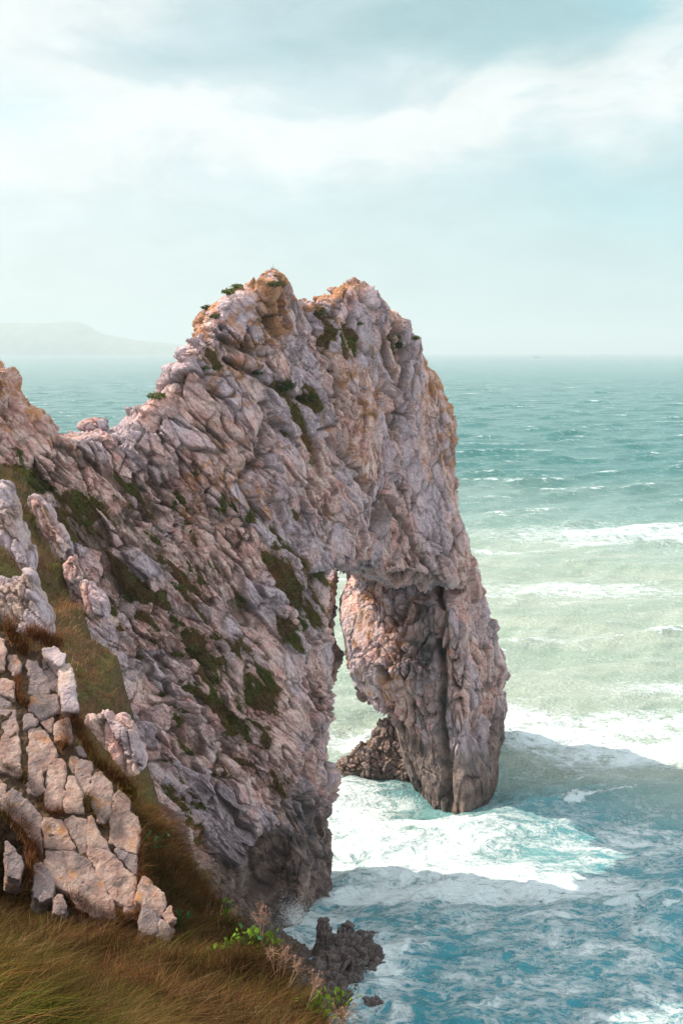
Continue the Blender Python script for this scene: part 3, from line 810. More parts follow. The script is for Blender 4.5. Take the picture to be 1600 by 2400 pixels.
B_ = [[(455, -90), (560, -80), (600, -20), (605, 60), (590, 250), (550, 350), (480, 395), (430, 350), (425, 200), (445, 20)], [(690, -10), (750, -85), (840, -50), (840, 150), (830, 290), (770, 270), (720, 130)],
      [(630, 80), (690, 70), (760, 250), (770, 400), (590, 420), (600, 250)], [(865, 30), (930, 30), (1030, 130), (1040, 220), (1010, 440), (950, 520), (890, 500), (850, 350), (850, 180)],
      [(1090, 210), (1190, 290), (1190, 390), (1260, 430), (1280, 560), (1270, 700), (1250, 795), (1130, 745), (1010, 690), (1000, 600), (1030, 270)], [(1060, 750), (1250, 815), (1245, 970), (1190, 930)],
      [(600, 470), (680, 430), (800, 460), (800, 760), (760, 760), (600, 500)], [(820, 440), (850, 430), (900, 560), (1000, 690), (990, 740), (812, 740)], [(410, 450), (560, 490), (690, 720), (640, 740), (410, 730)],
      [(430, 755), (700, 750), (830, 870), (960, 1100), (1060, 1260), (1060, 1390), (900, 1360), (770, 1310), (640, 1160), (520, 1060), (440, 930)],
      [(812, 755), (1000, 748), (1180, 940), (1260, 1000), (1240, 1270), (1140, 1260), (1050, 1220), (940, 1030), (830, 830)], [(40, 280), (120, 180), (270, 270), (380, 420), (385, 760), (330, 680), (220, 530), (30, 360)],
      [(-80, 20), (50, 150), (50, 250), (10, 360), (-80, 340)], [(1145, 1265), (1245, 1285), (1235, 1370), (1165, 1370)], [(240, 130), (390, 30), (400, 200), (330, 250), (280, 220)]]
s0 = 400
for poly in A_:
    make_slab([CA(*p) for p in poly], 0.55, outcrop, s0); s0 += 11
make_slab([CA(*p) for p in [(555, 440), (640, 410), (695, 600), (714, 815), (590, 832), (562, 640)]], 0.5, outcrop, s0, M_ledge, 0.12, label='pale streaked upright slab'); s0 += 11
make_slab([CA(*p) for p in [(385, 370), (520, 400), (555, 600), (552, 690), (460, 672), (450, 540), (395, 460)]], 0.45, outcrop, s0, None, -0.05, label='grey recessed slab'); s0 += 11
make_slab([CA(*p) for p in [(410, 290), (500, 260), (600, 330), (590, 420), (540, 440), (430, 340)]], 0.4, outcrop, s0, M_ledge, 0.14); s0 += 11
for poly in B_:
    make_slab([CB(*p) for p in poly], 0.55, outcrop, s0); s0 += 11
core_poly = [CA(-90, 110), CA(60, 140), CA(200, 330), CA(420, 260), CA(600, 330), CA(700, 820), CA(660, 1120), CA(850, 1330), CB(1040, 170), CB(1190, 290), CB(1275, 560), CB(1245, 1360), CB(1050, 1390), CB(760, 1310), CB(420, 900), CB(300, 700), CB(0, 360), CB(-90, 340)]
M_crev, n = new_mat('crevice_earth')
co = n.new('ShaderNodeTexCoord').outputs['Object']; f2 = n.noise(co, 9.0, 6, 0.7)
finish(n, n.mix(n.ramp(f2, 0.45, 0.65), (0.055, 0.036, 0.024), (0.10, 0.066, 0.04)), 0.95, f2, 0.8, 0.05, 0.1)
make_slab(core_poly, 1.6, outcrop, 990, M_crev, -0.06, name='earth_core', h=0.06, tilt=0.1, rough=0.04)

out2 = thing('rock_outcrop', on_plane(*CB(1400, 1520)), 'small split rock in the grass just below the big cracked outcrop', 'rock outcrop')
for k, poly in enumerate([[(1390, 1060), (1450, 1080), (1535, 1240), (1480, 1350), (1400, 1290), (1330, 1270)], [(1320, 1290), (1400, 1300), (1480, 1390), (1430, 1500), (1370, 1530), (1300, 1470)], [(1490, 1400), (1560, 1470), (1540, 1560), (1450, 1540)], [(1510, 1340), (1568, 1290), (1600, 1390), (1540, 1420)], [(1330, 1010), (1390, 1040), (1330, 1250), (1270, 1200), (1290, 1090)]]):
    make_slab([CB(*p) for p in poly], 0.5, out2, 800 + 11 * k, None, 0.16, grow=0.012)
tag(make_slab([CB(*p) for p in [(320, 890), (380, 880), (470, 970), (515, 1080), (490, 1190), (370, 1215), (315, 1180)]], 0.4, None, 871, None, 0.04, name='boulder'), 'pale wedge shaped boulder tucked under the lower edge of the cracked outcrop', 'boulder')
tag(make_slab([CB(*p) for p in [(490, 1190), (560, 1160), (620, 1260), (590, 1320), (500, 1320)]], 0.35, None, 882, None, 0.04, name='boulder'), 'small squarish stone beside the pale wedge boulder', 'boulder')
tag(make_slab([CB(*p) for p in [(60, 690), (130, 740), (195, 800), (212, 900), (170, 1005), (65, 980)]], 0.5, None, 893, None, 0.14, name='boulder'), 'grey lichen spotted boulder sunk in brown grass left of the outcrop', 'boulder')


# pale ledges above the outcrop
def ledge(polyC, D, thick, seed, label, name='rock_ledge', cat='rock ledge', mat=None, h=0.06, L=(0.8, 0.26, 0.3), amp=0.085, k=0.14, fC=None, group=None):
    W = np.array([at(*(fC or CC)(x, y), D) for x, y in polyC])
    P2 = W[:, [0, 2]]
    lo = np.array([P2[:, 0].min() - .5, D - thick - 1.2, P2[:, 1].min() - .5]); hi = np.array([P2[:, 0].max() + .5, D + thick + 1.2, P2[:, 1].max() + .5])

    def sdf(G):
        a = poly_sdf(G[:, [0, 2]], P2) - 0.03
        return smax(a, np.abs(G[:, 1] - D + 0.5 * (G[:, 0] - P2[:, 0].mean())) - thick, k)
    base = np.array([P2[:, 0].mean(), D, P2[:, 1].min()])
    o = rock_body(name, sdf, lo, hi, h, mat or M_ledge, base, frame_of((0.45, 0.2, -0.85), (0.7, -0.7, 0.1)), L, amp, seed, 1)
    o.location = base
    return tag(o, label, cat, group)


ledge([(-140, 120), (45, 175), (165, 340), (200, 480), (270, 740), (305, 830), (300, 960), (200, 800), (80, 660), (-140, 600)], 25.4, 0.4, 901, 'smooth pale blade of rock rising at the left above the cracked outcrop')
ledge([(230, 940), (320, 960), (345, 1100), (430, 1230), (480, 1350), (492, 1500), (350, 1490), (200, 1440), (50, 1390), (-140, 1430), (-140, 1040), (50, 1080), (140, 1020), (200, 1090)], 24.4, 0.45, 911, 'rough broken pale ledge just above the grassy top of the cracked outcrop')


RB = dict(name='rock_rib', cat='rock rib', mat=M_rock, h=0.16, L=(2.2, 0.7, 0.8), amp=0.26, k=0.3, group='rock ribs beside the gully')
ledge([(270, 290), (330, 250), (440, 330), (500, 480), (560, 520), (645, 640), (620, 800), (540, 810), (490, 700), (400, 600), (330, 430)], 75, 0.7, 371, 'long lilac grey rock rib along the green top of the gully strip', **RB)
ledge([(590, 850), (670, 780), (745, 870), (775, 1000), (690, 1090), (605, 980)], 70, 0.7, 381, 'squat pinkish rock rib halfway down the gully strip', **RB)
ledge([(700, 1080), (800, 1050), (900, 1110), (1000, 1200), (1010, 1340), (930, 1390), (880, 1350), (800, 1230)], 66.5, 0.7, 391, 'grooved grey rock rib beside the brown lower part of the gully strip', **RB)
ledge([(800, 910), (990, 850), (1050, 950), (1130, 890), (1250, 930), (1290, 1080), (1345, 1290), (1290, 1410), (1180, 1400), (1080, 1280), (960, 1200), (830, 1030)], 49.5, 0.6, 396, 'broken grey rock rib at the lowest end of the gully strip', fC=CA, **RB)


# ================================================================== GRASS (uncountable: stuff)
def blades(P, lean, length, width, color, name, mat, segs=3, up=None, kind='stuff', parent=None):
    n_ = len(P)
    up = np.tile((0, 0, 1.0), (n_, 1)) if up is None else up
    side = np.cross(lean, up); side /= np.maximum(np.linalg.norm(side, axis=1), 1e-6)[:, None]
    tw = rng.normal(0, 0.6, n_)[:, None]; side = side + lean * tw; side /= np.linalg.norm(side, axis=1)[:, None]
    lv = []
    ln = np.linalg.norm(lean, axis=1)[:, None]
    for k in range(segs + 1):
        t = k / segs
        ctr = P + length[:, None] * (up * (t - 0.35 * np.minimum(ln, 1.6) * t * t) + lean * (0.25 * t + 0.75 * t * t))
        wd = width[:, None] * (1 - t) ** 0.7 * 0.5
        if k < segs: lv += [ctr - side * wd, ctr + side * wd]
        else: lv += [ctr]
    m_ = 2 * segs + 1
    Vv = np.stack(lv, 1).reshape(-1, 3)
    base = (np.arange(n_) * m_)[:, None]
    q = np.concatenate([base + np.array([[2 * k, 2 * k + 1, 2 * k + 3, 2 * k + 2]]) for k in range(segs - 1)], 0)
    t_ = base + np.array([[2 * segs - 2, 2 * segs - 1, 2 * segs]])
    o = mk_mesh(name, Vv, q, t_, mat=mat, smooth=True, attrs=dict(tint=np.repeat(color, m_, 0)))
    return o


M_grass, n = new_mat('grass_blade')
tint = n.attr('tint', True)
df = n.new('ShaderNodeBsdfDiffuse'); n.put(df.inputs[0], tint)
tr = n.new('ShaderNodeBsdfTranslucent'); n.put(tr.inputs[0], tint)
mx = n.new('ShaderNodeMixShader'); mx.inputs[0].default_value = 0.35
n.l.new(df.outputs[0], mx.inputs[1]); n.l.new(tr.outputs[0], mx.inputs[2])
o_ = n.new('ShaderNodeOutputMaterial'); n.l.new(mx.outputs[0], o_.inputs[0])

BROWN = np.array([0.20, 0.105, 0.052]); DARKB = np.array([0.085, 0.048, 0.026]); STRAW = np.array([0.40, 0.27, 0.15]); GREEN = np.array([0.085, 0.10, 0.022]); OLIVE = np.array([0.16, 0.13, 0.03]); RUST = np.array([0.26, 0.11, 0.05])


def pick_colors(P, green_bias=0.0, scale=0.55):
    n_ = len(P); g = gnoise(P, scale, 3, 81) + green_bias; b = gnoise(P, scale * 1.6, 3, 82); r_ = rng.random(n_)
    col = BROWN + (DARKB - BROWN) * sstep(b, -0.25, 0.3)[:, None]
    col = col + (RUST - col) * (sstep(gnoise(P, scale * 1.2, 2, 83), 0.05, 0.35))[:, None] * 0.7
    gm = np.clip(sstep(g, 0.0, 0.3) + rng.normal(0, 0.18, n_), 0, 1)[:, None]
    col = col + ((OLIVE if True else GREEN) * 0.5 + GREEN * 0.5 - col) * gm
    st = (r_ < 0.11 + 0.12 * sstep(-g, 0, 0.3))[:, None]
    col = np.where(st, STRAW * (0.6 + 0.5 * rng.random(n_))[:, None], col)
    return np.clip(col * (0.7 + 0.6 * rng.random(n_))[:, None], 0.01, 0.6)


def surf_points(px_lo, px_hi, py_lo, py_hi):
    pass


def hill_at(XY):
    z = hill_z(XY); P = np.concatenate([XY, z[:, None]], 1)
    P[:, 2] += hill_rough(P) * sstep(P[:, 1], 3, 8)
    return P


def hill_normals(XY):
    e = 0.25
    zx = (hill_z(XY + (e, 0)) - hill_z(XY - (e, 0))) / (2 * e); zy = (hill_z(XY + (0, e)) - hill_z(XY - (0, e))) / (2 * e)
    n_ = np.stack([-zx, -zy, np.ones(len(XY))], 1); return n_ / np.linalg.norm(n_, axis=1)[:, None]


def in_view(P, mx_=120, my_=160):
    a, b, dd = project(P); return (dd > 1) & (a > -mx_ * 2.5) & (a < 1600 + mx_) & (b > 700) & (b < 2400 + my_)


# near slope: tussocks of drooping blades over a thinner sward
ntus = 6200
ty = 5.0 + (33 - 5.0) * rng.random(ntus) ** 1.3
tx = -0.42 * ty - 2.5 + (0.42 * ty + 2.5 + 1.0) * rng.random(ntus)
Pt = hill_at(np.stack([tx, ty], 1)); Pt = Pt[in_view(Pt, 500, 500)]
ntus = len(Pt); per = rng.integers(25, 75, ntus)
tid = np.repeat(np.arange(ntus), per)
trad = 0.07 + 0.13 * rng.random(ntus)
off = rng.normal(0, 1, (len(tid), 2)) * trad[tid][:, None]
XY1 = Pt[tid, :2] + off
cand = 170000
yy = 5.0 + (34 - 5.5) * rng.random(cand) ** 1.35
xx = -0.42 * yy - 2.5 + (0.42 * yy + 2.5 + 1.4) * rng.random(cand)
XY2 = np.stack([xx, yy], 1); P2_ = hill_at(XY2); XY2 = XY2[in_view(P2_, 500, 500)]
us = 2.6 * rng.random(60000) ** 1.2; ysd = 7 + 24 * rng.random(60000)
XY2 = np.concatenate([XY2, np.stack([np.interp(ysd, NR[:, 1], NR[:, 0]) + us, ysd], 1)])
XYc = np.concatenate([XY1, XY2])
tid = np.concatenate([tid, np.full(len(XY2), -1)]); ist = tid >= 0
Pg = hill_at(XYc)
nrm = hill_normals(Pg[:, :2])
down = nrm * (1, 1, 0); down /= np.maximum(np.linalg.norm(down, axis=1), 1e-6)[:, None]
wind = np.array([0.75, -0.35, 0.0])
tw_ = rng.normal(0, 0.28, (ntus + 1, 3)) * (1, 1, 0)
rad_ = np.zeros((len(Pg), 3)); rad_[:len(off), :2] = off / trad[tid[:len(off)]][:, None]
ang = gnoise(Pg, 0.6, 2, 93) * 1.3
leanv = (wind * 0.55 + down * 0.4 + tw_[tid] * 1.4 + rad_ * 0.34 + np.stack([np.sin(ang * 3), np.cos(ang * 3) * 0.6, 0 * ang], 1) * 0.25 + rng.normal(0, 0.36, (len(Pg), 3)) * (1, 1, 0)) * (0.65 + 0.6 * rng.random(len(Pg)))[:, None]
dist = Pg[:, 1]
tlen = np.concatenate([0.65 + 0.95 * rng.random(ntus), [0.55]])
length = (0.14 + 0.17 * rng.random(len(Pg))) * tlen[tid] * (0.9 + 0.018 * dist)
width = (0.0045 + 0.005 * rng.random(len(Pg))) * (0.7 + dist / 24)
gpx, gpy, _ = project(Pg)
gb = 0.34 * sstep(dist, 15, 8) * sstep(Pg[:, 0] / Pg[:, 1], -0.08, -0.2) - 0.06
colr = pick_colors(Pg, gb)
tt = np.concatenate([rng.random(ntus), [0.5]])[tid]; tg = np.concatenate([rng.random(ntus), [0.5]])[tid]
tc = np.where((tt < 0.16)[:, None], STRAW * 0.85, np.where((tt > 0.84 - 0.8 * np.maximum(gb, 0))[:, None], GREEN * 1.7, np.where((tt > 0.55)[:, None], DARKB, np.where((tt > 0.42)[:, None], RUST * 1.2, colr))))
mixf = np.where(ist, 0.72, 0.0)[:, None]
colr = (colr * (1 - mixf) + tc * mixf * (0.7 + 0.6 * rng.random(len(Pg)))[:, None]) * (0.45 + 1.1 * tg)[:, None]
colr = colr * (0.75 + 1.3 * gnoise(Pg, 1.1, 3, 97))[:, None].clip(0.25, 1.5)
colr = np.where(ist[:, None], colr, colr * 0.7) * np.array([0.53, 0.49, 0.42])
gp = blades(Pg - (0, 0, 0.03), leanv, length, width, colr, 'grass', M_grass)
tag(gp, 'long wind-combed brown and olive grass covering the near slope', 'grass', kind='stuff')

# gully strip between the near ridge and the arch, and the flank behind the outcrop
cand = 120000
yy = 30 + 60 * rng.random(cand); xx = -24 + 24 * rng.random(cand)
Pg = hill_at(np.stack([xx, yy], 1)); Pg = Pg[in_view(Pg, 40, 20)]
nrm = hill_normals(Pg[:, :2]); down = nrm * (1, 1, 0); down /= np.maximum(np.linalg.norm(down, axis=1), 1e-6)[:, None]
leanv = (down * 0.6 + wind * 0.3 + rng.normal(0, 0.3, (len(Pg), 3)) * (1, 1, 0)) * (0.6 + 0.6 * rng.random(len(Pg)))[:, None]
gcol = pick_colors(Pg, 0.16 * sstep(Pg[:, 2], 28, 34) - 0.05, 0.30) * (0.62 + 1.1 * gnoise(Pg, 0.55, 3, 95))[:, None].clip(0.2, 1.3)
gp2 = blades(Pg - (0, 0, 0.05), leanv, 0.22 + 0.34 * rng.random(len(Pg)), 0.02 + 0.02 * rng.random(len(Pg)), gcol, 'grass', M_grass, 2)
tag(gp2, 'brown and green grass filling the gully strip below the ridge wall', 'grass', kind='stuff')

# turf clinging to the face of the arch
V_, N_, veg_, px_, py_, fac_ = ARCH
sel = np.where((veg_ > 0.42) & (px_ > -60) & (px_ < 1300))[0]
sel = rng.choice(sel, min(len(sel), 42000), replace=False)
sel = np.repeat(sel, 2)
Pg = V_[sel] + rng.normal(0, 0.08, (len(sel), 3))
upv = N_[sel] * 0.6 + np.array([0, 0, 0.6])
leanv = np.tile((0.15, -0.2, -0.35), (len(sel), 1)) + rng.normal(0, 0.35, (len(sel), 3))
gcol = pick_colors(Pg, 0.10, 0.25) * 0.95
gp3 = blades(Pg, leanv, 0.22 + 0.3 * rng.random(len(sel)), 0.02 + 0.025 * rng.random(len(sel)), gcol, 'turf', M_grass, 2, upv)
tag(gp3, 'dark green and brown turf clinging to ledges of the arch face', 'grass', kind='stuff')


# tufts rooted in the open joints of the outcrop
JT = [([CB(0, 20), CB(230, 150), CB(420, 420), CB(560, 480)], 620, 30), ([CB(780, 290), CB(820, 430), CB(960, 590)], 380, 22), ([CB(20, 400), CB(220, 600), CB(320, 800), CB(230, 1100)], 1300, 60), ([CA(150, 560), CA(160, 760), CA(230, 850)], 300, 25),
      ([CA(560, 880), CA(600, 1150), CA(560, 1250)], 520, 40), ([CA(60, 70), CA(140, 260), CA(230, 330)], 900, 60), ([CA(250, 150), CA(400, 200), CA(560, 260)], 900, 60), ([CA(640, 860), CA(740, 1080), CA(880, 1340), CB(1130, 160), CB(1230, 300)], 1900, 45), ([CB(640, 1200), CB(780, 1360), CB(1080, 1420), CB(1250, 1400)], 1100, 40), ([CB(1290, 620), CB(1270, 1000), CB(1280, 1200)], 600, 30), ([CB(1060, 250), CB(1010, 480)], 90, 8)]
JP = []
for ln_, cnt, spread_ in JT:
    ln_ = np.array(ln_); t_ = rng.random(cnt) * (len(ln_) - 1); k_ = t_.astype(int); f_ = (t_ - k_)[:, None]
    q_ = ln_[k_] * (1 - f_) + ln_[k_ + 1] * f_ + rng.normal(0, spread_ / 3.92 * 0.5, (cnt, 2))
    JP.append(on_plane(q_[:, 0], q_[:, 1], -0.12))
JP = np.concatenate(JP)
leanv = np.array((0.45, -0.45, 0.0)) + rng.normal(0, 0.35, (len(JP), 3)) * (1, 1, 0)
gpj = blades(JP, leanv, 0.14 + 0.2 * rng.random(len(JP)), 0.006 + 0.006 * rng.random(len(JP)), pick_colors(JP, -0.02, 0.8) * np.array([0.8, 0.62, 0.55]), 'grass', M_grass)
tag(gpj, 'rusty grass tufts growing out of the joints of the cracked outcrop', 'grass', kind='stuff')


# ================================================================== SHRUBS AND PLANTS
def leaf_mat(name, col):
    m_, n = new_mat(name)
    co = n.new('ShaderNodeTexCoord').outputs['Object']
    c_ = n.mix(n.ramp(n.noise(co, 5, 3), 0.35, 0.65), tuple(c * 0.6 for c in col), tuple(c * 1.35 for c in col))
    df = n.new('ShaderNodeBsdfDiffuse'); n.put(df.inputs[0], c_)
    tr = n.new('ShaderNodeBsdfTranslucent'); n.put(tr.inputs[0], c_)
    mx = n.new('ShaderNodeMixShader'); mx.inputs[0].default_value = 0.4
    n.l.new(df.outputs[0], mx.inputs[1]); n.l.new(tr.outputs[0], mx.inputs[2])
    o_ = n.new('ShaderNodeOutputMaterial'); n.l.new(mx.outputs[0], o_.inputs[0])
    return m_


M_shrub = leaf_mat('shrub_leaf', (0.09, 0.12, 0.035)); M_shrub_d = leaf_mat('dark_shrub_leaf', (0.055, 0.072, 0.03))
M_bright = leaf_mat('bright_leaf', (0.13, 0.23, 0.025)); M_teal = leaf_mat('bluegreen_leaf', (0.06, 0.17, 0.07)); M_dry = leaf_mat('dry_seed_head', (0.24, 0.135, 0.10))
M_stem, n = new_mat('dry_stem'); co = n.new('ShaderNodeTexCoord').outputs['Object']
finish(n, n.mix(n.noise(co, 30, 3), (0.20, 0.11, 0.075), (0.40, 0.26, 0.18)), 0.8)


def leaves_mesh(name, C, size, mat, parent, seed, flat=0.4):
    """small folded leaves at points C"""
    rs = np.random.default_rng(seed); n_ = len(C)
    a = rs.normal(0, 1, (n_, 3)); a /= np.linalg.norm(a, axis=1)[:, None]
    b = np.cross(a, rs.normal(0, 1, (n_, 3))); b /= np.linalg.norm(b, axis=1)[:, None]
    c = np.cross(a, b)
    s = (size * (0.6 + 0.8 * rs.random(n_)))[:, None]
    Vv = np.stack([C, C + a * s * .4 + b * s * .38 + c * s * .08, C + a * s * .8 + b * s * .25 + c * s * .1, C + a * s, C + a * s * .8 - b * s * .25 + c * s * .1, C + a * s * .4 - b * s * .38 + c * s * .08, C + a * s * .5], 1).reshape(-1, 3)
    base = (np.arange(n_) * 7)[:, None]
    t = np.concatenate([base + np.array([[0, 1, 6]]), base + np.array([[1, 2, 6]]), base + np.array([[2, 3, 6]]), base + np.array([[3, 4, 6]]), base + np.array([[4, 5, 6]]), base + np.array([[5, 0, 6]])])
    return mk_mesh(name, Vv, None, t, mat=mat, parent=parent)


def stems_mesh(name, lines, mat, parent, sides=5):
    Vs = []; Qs = []; nv = 0
    for pts, r0, r1 in lines:
        pts = np.asarray(pts, float); m_ = len(pts)
        for i, p in enumerate(pts):
            tdir = pts[min(i + 1, m_ - 1)] - pts[max(i - 1, 0)]; tdir /= np.linalg.norm(tdir)
            s = np.cross(tdir, (0.3, 0.9, 0.2)); s /= np.linalg.norm(s); q = np.cross(tdir, s)
            rr = r0 + (r1 - r0) * i / (m_ - 1)
            for k in range(sides):
                an = 2 * math.pi * k / sides; Vs.append(p + (s * math.cos(an) + q * math.sin(an)) * rr)
        for i in range(m_ - 1):
            for k in range(sides):
                a = nv + i * sides + k; b = nv + i * sides + (k + 1) % sides
                Qs.append((a, b, b + sides, a + sides))
        nv += m_ * sides
    return mk_mesh(name, np.array(Vs), np.array(Qs), mat=mat, parent=parent)


def shrub(p, rad, label, mat, seed, group, count=380):
    rs = np.random.default_rng(seed); p = np.asarray(p, float)
    t = thing('shrub', p, label, 'shrub', group)
    lines = [([(0, 0, -0.1), tuple(rs.normal(0, .25, 3) * rad + (0, 0, rad * .45)), tuple(rs.normal(0, .45, 3) * rad + (0, 0, rad * .8))], 0.03 * rad + .008, 0.006) for _ in range(7)]
    stems_mesh('stem', lines, M_stem, t, 4)
    dirs = rs.normal(0, 1, (count, 3)); dirs /= np.linalg.norm(dirs, axis=1)[:, None]
    C = dirs * (rad * (0.35 + 0.65 * rs.random(count) ** 0.5))[:, None] * (1.5, 1.1, 0.5) + (0, 0, rad * 0.3)
    C += 0.25 * rad * np.stack([gnoise(C, 2.0 / rad, 2, seed + k) for k in range(3)], 1)
    leaves_mesh('foliage', C, np.full(count, rad * 0.26), mat, t, seed)


SH = [(545, 662, .42, 'tiny green bush on the skyline left of the pointed peak, uppermost on that edge', 0), (525, 675, .5, 'low green bush just below the uppermost skyline bush', 0), (477, 710, .42, 'dark green tuft on the left shoulder of the taller peak', 1),
      (494, 730, .4, 'green tuft just below the left shoulder skyline', 1), (362, 915, .6, 'yellow green cushion on the stepped ridge edge above the saddle', 0), (470, 848, .35, 'small yellow green tuft at the foot of the big upper slab', 0),
      (592, 858, .38, 'small dark bush on the dark joint under the upper slab', 1), (648, 892, .85, 'largest dark green bush in the middle of the upper face', 1), (703, 916, .75, 'dark bush just right of the largest upper face bush', 1), (730, 722, .5, 'dark bush in the notch between the twin peaks', 1),
      (950, 778, .45, 'bright green tuft on the right shoulder of the arch skyline', 0), (908, 795, .6, 'dark bush hanging below the right shoulder of the arch', 1), (447, 1092, .35, 'small dark bush alone in the middle left of the face', 1), (400, 1350, .6, 'green bush in the grassy gully at the centre left of the face', 0), (630, 655, .5, 'brownish bush in the hollow under the pointed summit', 1), (825, 745, .3, 'tiny pale green tuft between rocks under the right peak', 0)]
FINE_BVH = BVHTree.FromPolygons([tuple(v) for v in V_[::1]], [tuple(q) for q in Q.tolist()])
for yb in range(930, 1080, 1):
    bp_, _ = hit(214 * K, yb * K, FINE_BVH)
    if bp_ is not None: break
bp_ = bp_ + (0, -0.2, 0.30)
lump_rock('boulder', [(bp_ + (0, 0, 0.05), (1.1, 0.9, 0.55)), (bp_ + (0.35, 0.1, 0.12), (0.75, 0.7, 0.5))], 0.12, M_rock, (1.0, 0.7, 0.7), 0.12, 301, 'rounded tan boulder perched on the low saddle of the ridge', 'boulder', 0.2, levels=1)
for k, (x, y, r_, lab, dk) in enumerate(SH):
    loc = None
    for dyy in range(0, 60, 2):
        loc, nr = hit(x * K, (y + dyy) * K, FINE_BVH)
        if loc is not None: break
    if loc is None: continue
    shrub(loc + nr * r_ * 0.1, r_ * 0.8, lab, M_shrub_d if dk else M_shrub, 1100 + k * 7, 'bushes growing on the arch')


def ground_pt(x, y):
    loc, nr = hit(x * K, y * K, hill_bvh); return loc


def hill_on(x, y):
    for dyy in range(0, 90, 3):
        p = ground_pt(x, y + dyy)
        if p is not None and p[1] < 40: return p
    return atd(x, y, 16)


def leafy(x, y, label, mat, seed, size=0.11, n_leaf=16, spread=0.3, name='leafy_plant'):
    rs = np.random.default_rng(seed); p = hill_on(x, y)
    t = thing(name, p, label, 'plant', 'leafy plants on the slope edge')
    tips = np.stack([rs.normal(0, spread, n_leaf), rs.normal(0, spread * .6, n_leaf), 0.10 + rs.random(n_leaf) * 0.28], 1)
    stems_mesh('stem', [([(0, 0, -0.05), tuple(tp * (0.5, 0.5, 0.7)), tuple(tp)], 0.008, 0.004) for tp in tips], M_shrub, t, 4)
    leaves_mesh('foliage', tips, np.full(n_leaf, size), mat, t, seed)


leafy(520, 2070, 'small bright green plant alone on the slope skyline, uppermost of the leafy plants', M_bright, 1301, 0.08, 14, 0.07)
leafy(570, 2140, 'bright yellow green leafy plant beside the tallest dried stalks', M_bright, 1302, 0.075, 60, 0.22)
leafy(596, 2168, 'trailing green leaves just below the brightest leafy plant', M_bright, 1303, 0.075, 40, 0.16)
leafy(580, 2185, 'darker green leaves hanging at the slope edge under the bright leafy plant', M_teal, 1304, 0.075, 30, 0.12)
leafy(725, 2295, 'bright green leafy plant low on the slope edge near the thin red-brown stalk', M_bright, 1305, 0.07, 40, 0.16)
leafy(785, 2335, 'yellow green sprig at the very bottom of the slope edge', M_bright, 1306, 0.09, 10, 0.10)
leafy(345, 1960, 'bluish green plant in brown grass right of the cracked outcrop', M_teal, 1307, 0.09, 26, 0.16)
leafy(408, 2148, 'small bluish green plant at the foot of the split rock', M_teal, 1308, 0.08, 14, 0.12)
leafy(30, 1462, 'dark green plant on the ledge above the cracked outcrop', M_teal, 1309, 0.12, 30, 0.3)


def stalk(base, tips, label, seed, r=0.007):
    """dried umbel: main stem with branches and seed clusters; base/tips in display px at the base's depth"""
    rs = np.random.default_rng(seed); p = hill_on(*base); D = p[1]
    t = thing('dried_stalk', p, label, 'dried plant', 'dried flower stalks on the slope edge')
    lines = []; C = []
    for (x, y) in tips:
        q = atd(x, y, D) - p
        m_ = q * 0.5 + rs.normal(0, 0.02, 3)
        lines.append(([(0, 0, -0.06), tuple(m_), tuple(q)], r, r * 0.5))
        for _ in range(9):
            s = q + rs.normal(0, 0.05, 3); k_ = q * 0.86
            lines.append(([tuple(k_), tuple((k_ + s) * 0.5 + rs.normal(0, .008, 3)), tuple(s)], r * 0.45, r * 0.3))
            C += [s + rs.normal(0, 0.012, 3) for _ in range(4)]
        leaves_mesh('dried_blossom', np.array(C), np.full(len(C), 0.022), M_dry, t, seed + len(lines)); C = []
    stems_mesh('stem', lines, M_stem, t, 4)


stalk((600, 2190), [(598, 2082), (612, 2090), (590, 2105), (606, 2110)], 'tall feathery dried stalks rising against the dark cave', 1401, 0.006)
stalk((640, 2262), [(628, 2178), (648, 2185), (660, 2200), (618, 2190), (640, 2205)], 'wide branching dried flower stalk in the middle of the slope edge', 1402)
stalk((650, 2290), [(682, 2212), (690, 2225)], 'slanting dried stalk leaning right of the wide branching one', 1403)
stalk((705, 2330), [(730, 2245), (726, 2262), (733, 2280)], 'thin red-brown dried stalk nearest the bottom of the slope edge', 1404)
stalk((700, 2335), [(722, 2262)], 'short dried stalk between the slanting and the thin one', 1405)
stalk((765, 2352), [(800, 2322), (790, 2330), (775, 2318)], 'pale dried stems in the lowest corner of the slope', 1406)

# ================================================================== THE SEA
yr = [56.0]
while yr[-1] < 45000: yr.append(yr[-1] + max(0.24, (yr[-1] - 60) * 0.0058))
yr = np.array(yr)
cr_ = np.concatenate([np.linspace(-3.5, -0.46, 40)[:-1], np.linspace(-0.46, 0.46, 420), np.linspace(0.46, 3.5, 40)[1:]])
CX, CY = np.meshgrid(cr_, yr, indexing='ij')
SX = (CX * CY).ravel(); SY = CY.ravel()
cell_x = np.maximum(0.0022 * SY, 0.05); cell = np.maximum(cell_x, np.maximum(0.24, (SY - 60) * 0.0058) * 0.6)
wz_ = np.zeros(len(SX)); wxo = np.zeros(len(SX)); wyo = np.zeros(len(SX))
rw = np.random.default_rng(5)
Pw = np.stack([SX, SY, 0 * SX], 1)
warp_s = 3.0 * gnoise(Pw, 0.03, 2, 201)
calm = 0.6 + 0.8 * sstep(gnoise(Pw, 0.035, 2, 205), -0.25, 0.25)
